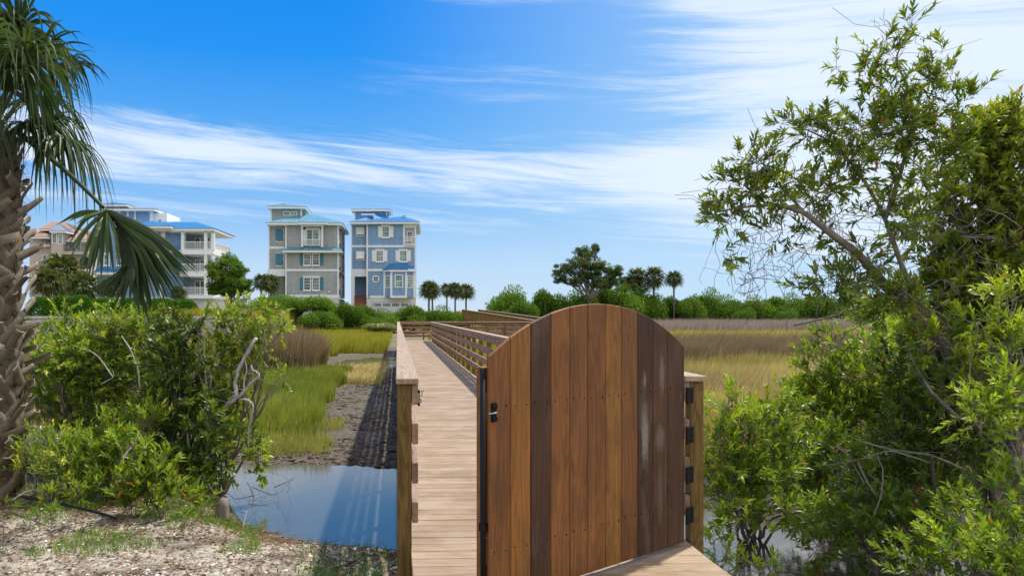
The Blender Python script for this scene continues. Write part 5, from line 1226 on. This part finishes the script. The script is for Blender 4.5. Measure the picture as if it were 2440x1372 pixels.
# --- large blue villa with white porches (left)
h = House('porched_villa', 'large blue villa with stacked white porches, partly behind the hanging palm frond', 400, 100, 0, 440, 3.919)
ZB = 1400
h.part('wall', 900, 1712, 400, 1050, 2.2, 9.2, 'sh_dblue'); h.part('wall', 1540, 1712, 420, 605, 1.0, 2.19, 'sh_blue'); h.part('wall', 900, 1500, 620, 1050, 0.6, 2.19, 'sh_dblue')
h.part('foundation', 890, 2130, 1050, ZB, .2, 8.8, 'stucco')
mb = MB()
for (v0, v1) in ((606, 650), (812, 856), (1030, 1062)): h.box(mb, 1680, 1992, v0, v1, -.6, 8.8)
mb.build('porch_floor', M['white'], h.root)
h.part('wall', 1712, 1880, 440, 1040, 4.5, 8.8, 'sh_grey')
for fl, (v0, v1) in enumerate(((440, 606), (652, 812), (858, 1030))):
    for u in (1690, 1905, 1975):
        if fl and u == 1690: continue
        mb = MB(); h.box(mb, u, u + 26, v0 - 10, v1, -.5, -.1); h.box(mb, u - 4, u + 30, v0 - 12, v0 + 4, -.55, -.05); mb.build('column', M['white'], h.root)
    for y in (2.4, 4.9, 7.2, 8.4): mb = MB(); h.box(mb, 1968, 1990, v0 - 10, v1, y, y + .35); mb.build('column', M['white'], h.root)
    vr = v1 - 72; h.rail(1700, 1990, vr, v1, -.45, sp=.12); h.rail(1988, 1990, vr, v1, -.4, along='y', y2=8.6, sp=.14)
    for k in range(3): h.window(1730 + k * 50, 1768 + k * 50, v0 + 30, v1 - 8, 4.5, 2, 1, 'glass', head=False, fw=.1)
h.trims([(1712,1725,425,606,.95,1.4),(1500,1541,425,606,.6,1.3),(1225,1600,400,430,-.3,2.3),(1590,1995,408,445,-.55,-.1)])
h.hip('roof', 'rf_blue', (h.X(1225), h.X(2005), -1.0, 9.4, h.Z(408)), (h.X(1480), 4.5, h.X(1830), 5.0, h.Z(347)))
h.hip('roof', 'rf_blue', (h.X(1215), h.X(1600), -1.7, 2, h.Z(384)), (h.X(1420), .6, h.X(1440), .9, h.Z(338)))
h.hip('roof', 'rf_blue', (h.X(1180), h.X(1690), -.8, 2, h.Z(608)), (h.X(1400), 1.4, h.X(1540), 1.8, h.Z(535)))
h.hip('roof', 'rf_blue', (h.X(860), h.X(1280), -.8, 2, h.Z(815)), (h.X(960), 1.4, h.X(1200), 1.8, h.Z(760)))
h.part('wall', 1110, 1420, 240, 400, 7, 13, 'sh_blue'); h.part('wall', 960, 1109, 215, 400, 6.4, 13, 'sh_blue')
h.trims([(1103,1116,240,400,6.3,6.99),(1185,1200,240,400,6.9,6.99),(1253,1266,240,400,6.9,6.99),(1398,1424,240,400,6.9,7.3),(960,1430,222,240,6.2,13)])
h.hip('roof', 'rf_grey', (h.X(950), h.X(1445), 5.8, 13.6, h.Z(222)), (h.X(1080), 9, h.X(1250), 10, h.Z(200)))
h.hip('roof', 'rf_blue', (h.X(960), h.X(1190), 6.0, 9, h.Z(182)), (h.X(1060), 7, h.X(1090), 8, h.Z(166))); h.part('wall', 985, 1170, 190, 215, 6.6, 9, 'white')
h.part('wall', 1421, 1560, 265, 400, 7.4, 13, 'white')
for k in range(4): h.window(1438 + k * 30, 1456 + k * 30, 285, 330, 7.4, 1, 1, 'glass', head=False, fw=.06)
roundwin(h, 1320, 283, 26, 7.0)
h.window(1370, 1430, 465, 560, 2.2, 2, 2, 'glass', head=False); h.window(1450, 1495, 465, 560, 2.2, 2, 2, 'glass', head=False)
h.window(1205, 1245, 655, 745, .6, 2, 4); h.window(1080, 1120, 655, 745, .6, 2, 4); h.window(960, 1000, 655, 745, .6, 2, 4); h.window(1205, 1245, 880, 990, .6, 2, 4); h.window(1020, 1060, 880, 990, .6, 2, 4)
h.trims([(890,905,620,1050,.5,.9),(1490,1505,620,1050,.5,.9),(890,1500,830,850,.5,.597)])
for u in (2030, 2095): h.window(u - 60, u - 42, 1125, 1190, .2, 1, 2, 'glass', head=False, fw=.08)
h.trims([(1850,2135,1045,1070,.05,.197)])

# --- beige house with clay roofs (far left)
h = House('beige_house', 'beige stucco house with clay tile roofs and arched openings behind the palm trunk', 150, 112, 0, 300, 3.267)
h.part('wall', 230, 400, 860, 1330, 2, 12, 'peach'); h.part('wall', 398, 500, 815, 1330, 0, 11, 'peach'); h.part('wall', 500, 660, 880, 1330, 1.2, 11, 'peach')
h.hip('roof', 'rf_grey', (h.X(380), h.X(515), -.7, 7, h.Z(815)), (h.X(440), 2.5, h.X(450), 4, h.Z(748)))
h.hip('roof', 'tile', (h.X(300), h.X(560), 3, 12, h.Z(800)), (h.X(400), 7, h.X(500), 7.5, h.Z(745)))
h.hip('roof', 'tile', (h.X(490), h.X(715), 0.4, 12, h.Z(885)), (h.X(600), 5, h.X(640), 7, h.Z(808)))
h.hip('roof', 'tile', (h.X(220), h.X(385), .6, 11, h.Z(860)), (h.X(270), 5, h.X(320), 6, h.Z(800)))
for (u0, u1, v0, v1, y) in ((413,440,842,910,0),(463,483,852,918,0),(413,440,1018,1070,0),(463,483,1020,1060,0),(510,550,880,965,1.2),(285,310,1000,1070,2),(300,360,880,920,2),(570,600,890,960,1.2)): h.window(u0, u1, v0, v1, y, 2, 4, 'glass', head=False, fw=.12)
h.part('balcony', 495, 690, 975, 1000, -.2, 1.19, 'peach'); h.rail(495, 690, 925, 975, -.15, m='dark', sp=.16); h.part('balcony', 240, 390, 920, 940, .9, 1.99, 'peach'); h.rail(300, 388, 880, 920, .95, m='dark'); h.part('balcony', 240, 392, 1095, 1115, .9, 1.99, 'peach'); h.rail(240, 388, 1055, 1095, .95, m='dark')
for (u, w_) in ((525, 32), (622, 38)):
    mb = MB(); cx, r_ = h.X(u + 10), w_ / h.zs * h.s; zt = h.Z(1050); t = np.linspace(0, math.pi, 13)
    V = [(cx + math.cos(a_) * r_, 1.17, zt + math.sin(a_) * r_) for a_ in t] + [(cx - r_, 1.17, h.Z(1110)), (cx + r_, 1.17, h.Z(1110)), (cx, 1.17, zt)]
    mb.add(V, None, [(i, i + 1, 15) for i in range(12)] + [(12, 13, 15), (13, 14, 15), (14, 0, 15)]); mb.build('archway', M['dark'], h.root)
h.part('wall', 690, 800, 870, 1330, 6, 14, 'sh_dblue'); 

# ------------------------------------------------------------------ marsh grasses (nobody could count them)
def blades(name, label, mk, n, dlo, dhi, pxlo, pxhi, hgt, wid, cond=None, lean=.25, wind=(.12, -.04), vb=.5, vfun=None, curved=True, power=1.0, hvar=.3):
    u = rng.random(n); d = (dlo ** (1 - power) + u * (dhi ** (1 - power) - dlo ** (1 - power))) ** (1 / (1 - power)) if power != 1 else dlo * (dhi / dlo) ** u
    px = rng.uniform(pxlo, pxhi, n); xc = d * (px - PX0) / FPX; X = xc * cb + d * sb; Y = d * cb - xc * sb
    k = np.ones(n, bool)
    if cond is not None: k = cond(xc, d, X, Y)
    X, Y, d, xc = X[k], Y[k], d[k], xc[k]; n = len(X)
    Z = height(X, Y); k = Z > WZ + .02; X, Y, d, xc, Z = X[k], Y[k], d[k], xc[k], Z[k]; n = len(X)
    h_ = hgt * (1 + rng.normal(size=n) * hvar * .6) * (.8 + .5 * fbm(xc, d, 2.5, 41)); h_ = np.clip(h_, hgt * .25, None)
    a_ = rng.random(n) * 6.283; ln = np.abs(rng.normal(size=n)) * lean
    tip = np.stack([np.cos(a_) * ln + wind[0], np.sin(a_) * ln + wind[1], np.ones(n)], 1) * h_[:, None]
    w = wid * (1 if np.ndim(wid) == 0 else 1) * (d / dlo) ** .85 * rng.uniform(.6, 1.3, n); b_ = np.stack([X, Y, Z - .02], 1)
    sa = rng.normal(size=n) * .7; sd_ = np.stack([np.cos(sa), np.sin(sa), np.zeros(n)], 1) * w[:, None] * .5
    v = (vb + rng.normal(size=n) * .18) if vfun is None else vfun(xc, d) + rng.normal(size=n) * .15
    v = np.clip(v, 0, 1); mb = MB()
    if curved:
        m_ = b_ + tip * .55; m_[:, :2] = b_[:, :2] + tip[:, :2] * .25
        V = np.stack([b_ - sd_, b_ + sd_, m_ + sd_ * .8, m_ - sd_ * .8, b_ + tip], 1).reshape(-1, 3); q = np.arange(n)[:, None] * 5
        mb.add(V, q + np.array((0, 1, 2, 3)), q + np.array((3, 2, 4)), a=np.repeat(v, 5))
    else:
        V = np.stack([b_ - sd_, b_ + sd_, b_ + tip], 1).reshape(-1, 3); q = np.arange(n)[:, None] * 3
        mb.add(V, None, q + np.array((0, 1, 2)), a=np.repeat(v, 3))
    o = mb.build(name, M[mk]); tag(o, label, 'grass', kind='stuff'); return o
edge = lambda xc, d, s_, a_: (fbm(xc, d, s_, 77) - .5) * a_
# left of the boardwalk
blades('marsh_grass', 'short green marsh grass patch left of the boardwalk above the mud', 'gr_green', 70000, 12.4, 27, 480, 900, .40, .010,
       lambda xc, d, X, Y: (X < -1.55 - .03 * (d - 13) + edge(xc, d, 1.1, 1.5)) & (rng.random(len(X)) < sstep(d + edge(xc, d, .9, 3.4), 12.6, 14.6) * .95 + .02) & (fbm(xc, d, .7, 91) > .3), vfun=lambda xc, d: .45 + (fbm(xc, d, 2, 5) - .5) * .9)
blades('dry_rush', 'brown dry rushes left of the boardwalk before the yellow marsh', 'gr_brown', 38000, 25, 37, 560, 862, 1.15, .022,
       lambda xc, d, X, Y: X < -3.6 - (d - 30) * .12 + edge(xc, d, 3, 3), lean=.22, vb=.5)
blades('trampled_rush', 'flattened tan rushes between mud and green grass', 'gr_gold', 16000, 20, 31, 700, 950, .25, .018, lambda xc, d, X, Y: (X < -.5) & (X > -3.4 + edge(xc, d, 1.5, 2)) & (fbm(xc, d, 1.1, 94) > .42) & (d > 23), lean=1.0, vb=.6)
blades('sparse_stubble', 'sparse grass stubble on the mud flat behind the pond', 'gr_green', 9000, 11.6, 15, 520, 860, .16, .007, lambda xc, d, X, Y: (X < -1.0) & (fbm(xc, d, .6, 93) > .5), lean=.4, vb=.75)
blades('marsh_grass', 'yellow-green marsh grass stretching from the left bushes to the boardwalk', 'gr_yellow', 150000, 36, 88, 380, 1010, .55, .035,
       lambda xc, d, X, Y: (X < -.6) & ~((xc > -5.0 + edge(xc, d, 3, 2)) & (d < 42)), vfun=lambda xc, d: .42 + (fbm(xc * .35, d, 5, 15) - .5) * 1.3, curved=False, power=1.4)
blades('marsh_grass', 'yellow-green marsh grass seen below and beyond the boardwalk rails', 'gr_yellow', 50000, 22, 90, 1020, 1560, .5, .03, lambda xc, d, X, Y: (X > 2.3) & ~((Y > 43.3) & (Y < 45.8) & (X < 11)), vfun=lambda xc, d: .5 + (fbm(xc, d, 5, 15) - .5) * 1.2, curved=False)
blades('dry_rush', 'brown rushes behind the left thicket', 'gr_brown', 30000, 14, 60, 40, 620, .7, .02, lambda xc, d, X, Y: X < -4.5, vb=.6, curved=False)
# right of the boardwalk
blades('marsh_grass', 'golden marsh grass directly right of the gate and hinge post', 'gr_gold', 120000, 10.2, 28, 1500, 2500, .62, .009, lambda xc, d, X, Y: X > 2.3, vfun=lambda xc, d: .45 + (fbm(xc, d, 2.5, 8) - .5) * 1.0)
blades('dry_rush', 'tall brown rush band bending in the wind in the middle of the right marsh', 'gr_brown', 120000, 23, 40, 1500, 2500, .95, .018,
       lambda xc, d, X, Y: (d > 25 + edge(xc, d, 4, 12)) & (d < 35.5 + edge(xc, d, 6, 14)), lean=.2, wind=(.35, -.05), vb=.5)
blades('marsh_grass', 'yellow-green flat of short marsh grass beyond the brown rush band', 'gr_yellow', 120000, 34, 100, 1500, 2500, .42, .028, None, vfun=lambda xc, d: .62 + (fbm(xc * .3, d, 6, 25) - .5) * 1.3, curved=False, power=1.3)
blades('reed', 'purple-brown reed band at the foot of the far right bush line', 'gr_purple', 130000, 76, 134, 1150, 2500, 1.15, .06, lambda xc, d, X, Y: d > 88 + edge(xc, d, 12, 34) - (xc > 0) * 0, lean=.16, vb=.55, curved=False, power=1.2)
blades('dune_grass', 'wind-blown grass along the dune tops', 'gr_gold', 26000, 88, 210, 980, 1500, .55, .09, lambda xc, d, X, Y: X > -1, vb=.3, curved=False)
blades('dry_rush', 'scattered brown rush clumps standing in the golden marsh grass at right', 'gr_brown', 26000, 13, 27, 1500, 2500, .75, .010, lambda xc, d, X, Y: (X > 2.6) & (fbm(xc, d, 2.2, 96) > .60), lean=.2, wind=(.25, -.05), vb=.6)
blades('marsh_grass', 'golden stalks mixed through the brown rush band and the flat behind it', 'gr_gold', 50000, 24, 78, 1500, 2500, .7, .016, lambda xc, d, X, Y: fbm(xc * .6, d, 5, 97) > .5, lean=.3, vb=.45, curved=False, power=1.2)
# pampas-like clump by the boardwalk
cp_ = P(905, 770, 70); gr = empty('pampas_grass', (cp_[0], cp_[1], gz(cp_[0], cp_[1])), 0, 'arching pale pampas grass clump beside the boardwalk rail end', 'grass clump')
mb = MB(); n = 2600; a_ = rng.random(n) * 6.283; rr = rng.random(n) ** .6 * 1.5
b_ = np.stack([np.cos(a_) * rr * .5, np.sin(a_) * rr * .3, np.zeros(n)], 1); out = np.stack([np.cos(a_), np.sin(a_), np.zeros(n)], 1); l = rng.uniform(.7, 1.35, n)[:, None]
p1 = b_ + out * l * .35 + np.array((0, 0, 1.)) * l; p2 = b_ + out * l * 1.05 + np.array((0, 0, .75)) * l; sd_ = np.stack([-np.sin(a_), np.cos(a_), 0 * a_], 1) * .022
V = np.stack([b_ - sd_, b_ + sd_, p1 + sd_, p1 - sd_, p2], 1).reshape(-1, 3); q = np.arange(n)[:, None] * 5; mb.add(V, q + np.array((0,1,2,3)), q + np.array((3,2,4)), a=np.repeat(rng.random(n), 5)); mb.build('blade', M['gr_green'], gr)

# ------------------------------------------------------------------ gravel bank details, mud clods
ico = np.array([(0,0,1),(.894,0,.447),(.276,.851,.447),(-.724,.526,.447),(-.724,-.526,.447),(.276,-.851,.447),(.724,.526,-.447),(-.276,.851,-.447),(-.894,0,-.447),(-.276,-.851,-.447),(.724,-.526,-.447),(0,0,-1)])
icoT = np.array([(0,1,2),(0,2,3),(0,3,4),(0,4,5),(0,5,1),(1,6,2),(2,7,3),(3,8,4),(4,9,5),(5,10,1),(6,7,2),(7,8,3),(8,9,4),(9,10,5),(10,6,1),(11,7,6),(11,8,7),(11,9,8),(11,10,9),(11,6,10)])
def scatter(n, dlo, dhi, pxlo, pxhi):
    d = dlo * (dhi / dlo) ** rng.random(n); px = rng.uniform(pxlo, pxhi, n); xc = d * (px - PX0) / FPX; X = xc * cb + d * sb; Y = d * cb - xc * sb
    return xc, d, X, Y, height(X, Y)
xc, d, X, Y, Z = scatter(20000, 4.3, 8.2, -150, 1000)
k = (Z > WZ + .13) & (rng.random(len(X)) < np.clip((fbm(xc, d, 1.1, 51) - .36) * 3.4, .06, 1)) & ((d < 6.6) | (rng.random(len(X)) < .25)); X, Y, Z = X[k], Y[k], Z[k]; n = len(X)
sz = .004 + .013 * rng.random(n) ** 3.2 + .004 * rng.random(n); V = ico[None] * (1 + rng.normal(size=(n, 12, 1)) * .16) * (sz[:, None] * rng.uniform(.6, 1.35, (n, 3)) * (1, 1, .65))[:, None]
aa = rng.random(n) * 6.28; ca_, sa_ = np.cos(aa)[:, None], np.sin(aa)[:, None]; V = np.stack([V[..., 0] * ca_ - V[..., 1] * sa_, V[..., 0] * sa_ + V[..., 1] * ca_, V[..., 2]], -1) + np.stack([X, Y, Z + sz * .2], 1)[:, None]
mb = MB(); mb.add(V.reshape(-1, 3), None, (np.arange(n)[:, None, None] * 12 + icoT).reshape(-1, 3), a=np.repeat(np.clip(rng.normal(size=n) * .25 + .56, 0, 1), 12))
tag(mb.build('shell_gravel', M['pebble']), 'white shell gravel and pebbles on the sandy bank at lower left', 'gravel', kind='stuff')
xc, d, X, Y, Z = scatter(22000, 7.0, 30, 480, 980)
k = (X < .3) & (Z > WZ - .05) & (rng.random(len(X)) < np.clip((fbm(xc, d, .7, 81) - .3) * 3, 0, 1)) & ((X > -2.6 + edge(xc, d, 1, 1.5)) | (d < far(xc) + 1.6)) & (d > bank(xc) - .8); X, Y, Z, d = X[k], Y[k], Z[k], d[k]; n = len(X)
sz = (.012 + .03 * rng.random(n) ** 2) * (d / 11) ** .5; V = ico[None] * (1 + rng.normal(size=(n, 12, 1)) * .3) * (sz[:, None] * rng.uniform(.7, 1.7, (n, 3)) * (1, 1, .32))[:, None] + np.stack([X, Y, Z + sz * .05], 1)[:, None]
mb = MB(); mb.add(V.reshape(-1, 3), None, (np.arange(n)[:, None, None] * 12 + icoT).reshape(-1, 3), a=np.repeat(rng.random(n), 12))
m_, gn = mat('mud_clod'); finish(gn, gn.ramp(attr(gn), [(0, (.035, .024, .015)), (.7, (.105, .072, .042)), (1, (.19, .14, .09))]), .7, gn.noise(oc(gn), 40, 4), .5, .006, .3)
tag(mb.build('mud_clods', m_), 'dark clods of mud and debris on the flat behind the pond beside the boardwalk', 'mud', kind='stuff')
xc, d, X, Y, Z = scatter(15000, 4.4, 9.5, -150, 1000); k = (Z > WZ + .04) & ((Z < -.45) | (d > 6.3) | (rng.random(len(X)) < .5)); X, Y, Z = X[k], Y[k], Z[k]; n = len(X)
mb = MB(); dd = unit(np.stack([rng.normal(size=n), rng.normal(size=n), rng.normal(size=n) * .15], 1)); leaves(mb, np.stack([X, Y, Z + .008], 1), dd, unit(rng.normal(size=(n, 3)) * .3 + (0, 0, 1)), rng.uniform(.02, .06, n), .38)
a_ = rng.integers(0, n, 1500); p_ = np.stack([X, Y, Z + .01], 1)[a_]; mb.prisms(p_, p_ + np.stack([rng.normal(size=1500) * .08, rng.normal(size=1500) * .08, rng.random(1500) * .03], 1), .0025, .0012, a=.35)
tag(mb.build('leaf_litter', M['litter']), 'dead leaves and twigs scattered on the bank at lower left', 'leaf litter', kind='stuff')
blades('ground_weed', 'low green weeds in tufts on the gravel at lower left', 'gr_lawn', 26000, 4.6, 8.6, -60, 960, .055, .006,
       lambda xc, d, X, Y: rng.random(len(X)) < np.clip((fbm(xc * 1.4, d, 1.0, 61) - .56) * 9, 0, 1), lean=.9, vb=.6, hvar=.8)
blades('ground_weed', 'denser green weeds where gravel meets the left thicket', 'gr_lawn', 13000, 6.0, 8.6, -60, 620, .06, .006,
       lambda xc, d, X, Y: (d > bank(xc) - 3.5 + edge(xc, d, 1, 2.4)) & (rng.random(len(X)) < np.clip((fbm(xc, d, .5, 99) - .45) * 6, 0, 1)), lean=.9, vb=.55, hvar=.8)
blades('bank_weed', 'weeds growing on the bank beside the left deck post', 'gr_lawn', 1300, 5.0, 7.4, 700, 965, .06, .007, lambda xc, d, X, Y: rng.random(len(X)) < np.clip((fbm(xc, d, .6, 66) - .45) * 6, 0, 1), lean=.9, vb=.45, hvar=.8)
for o in list(bpy.data.objects):
    if 'used' in o.keys(): del o['used']
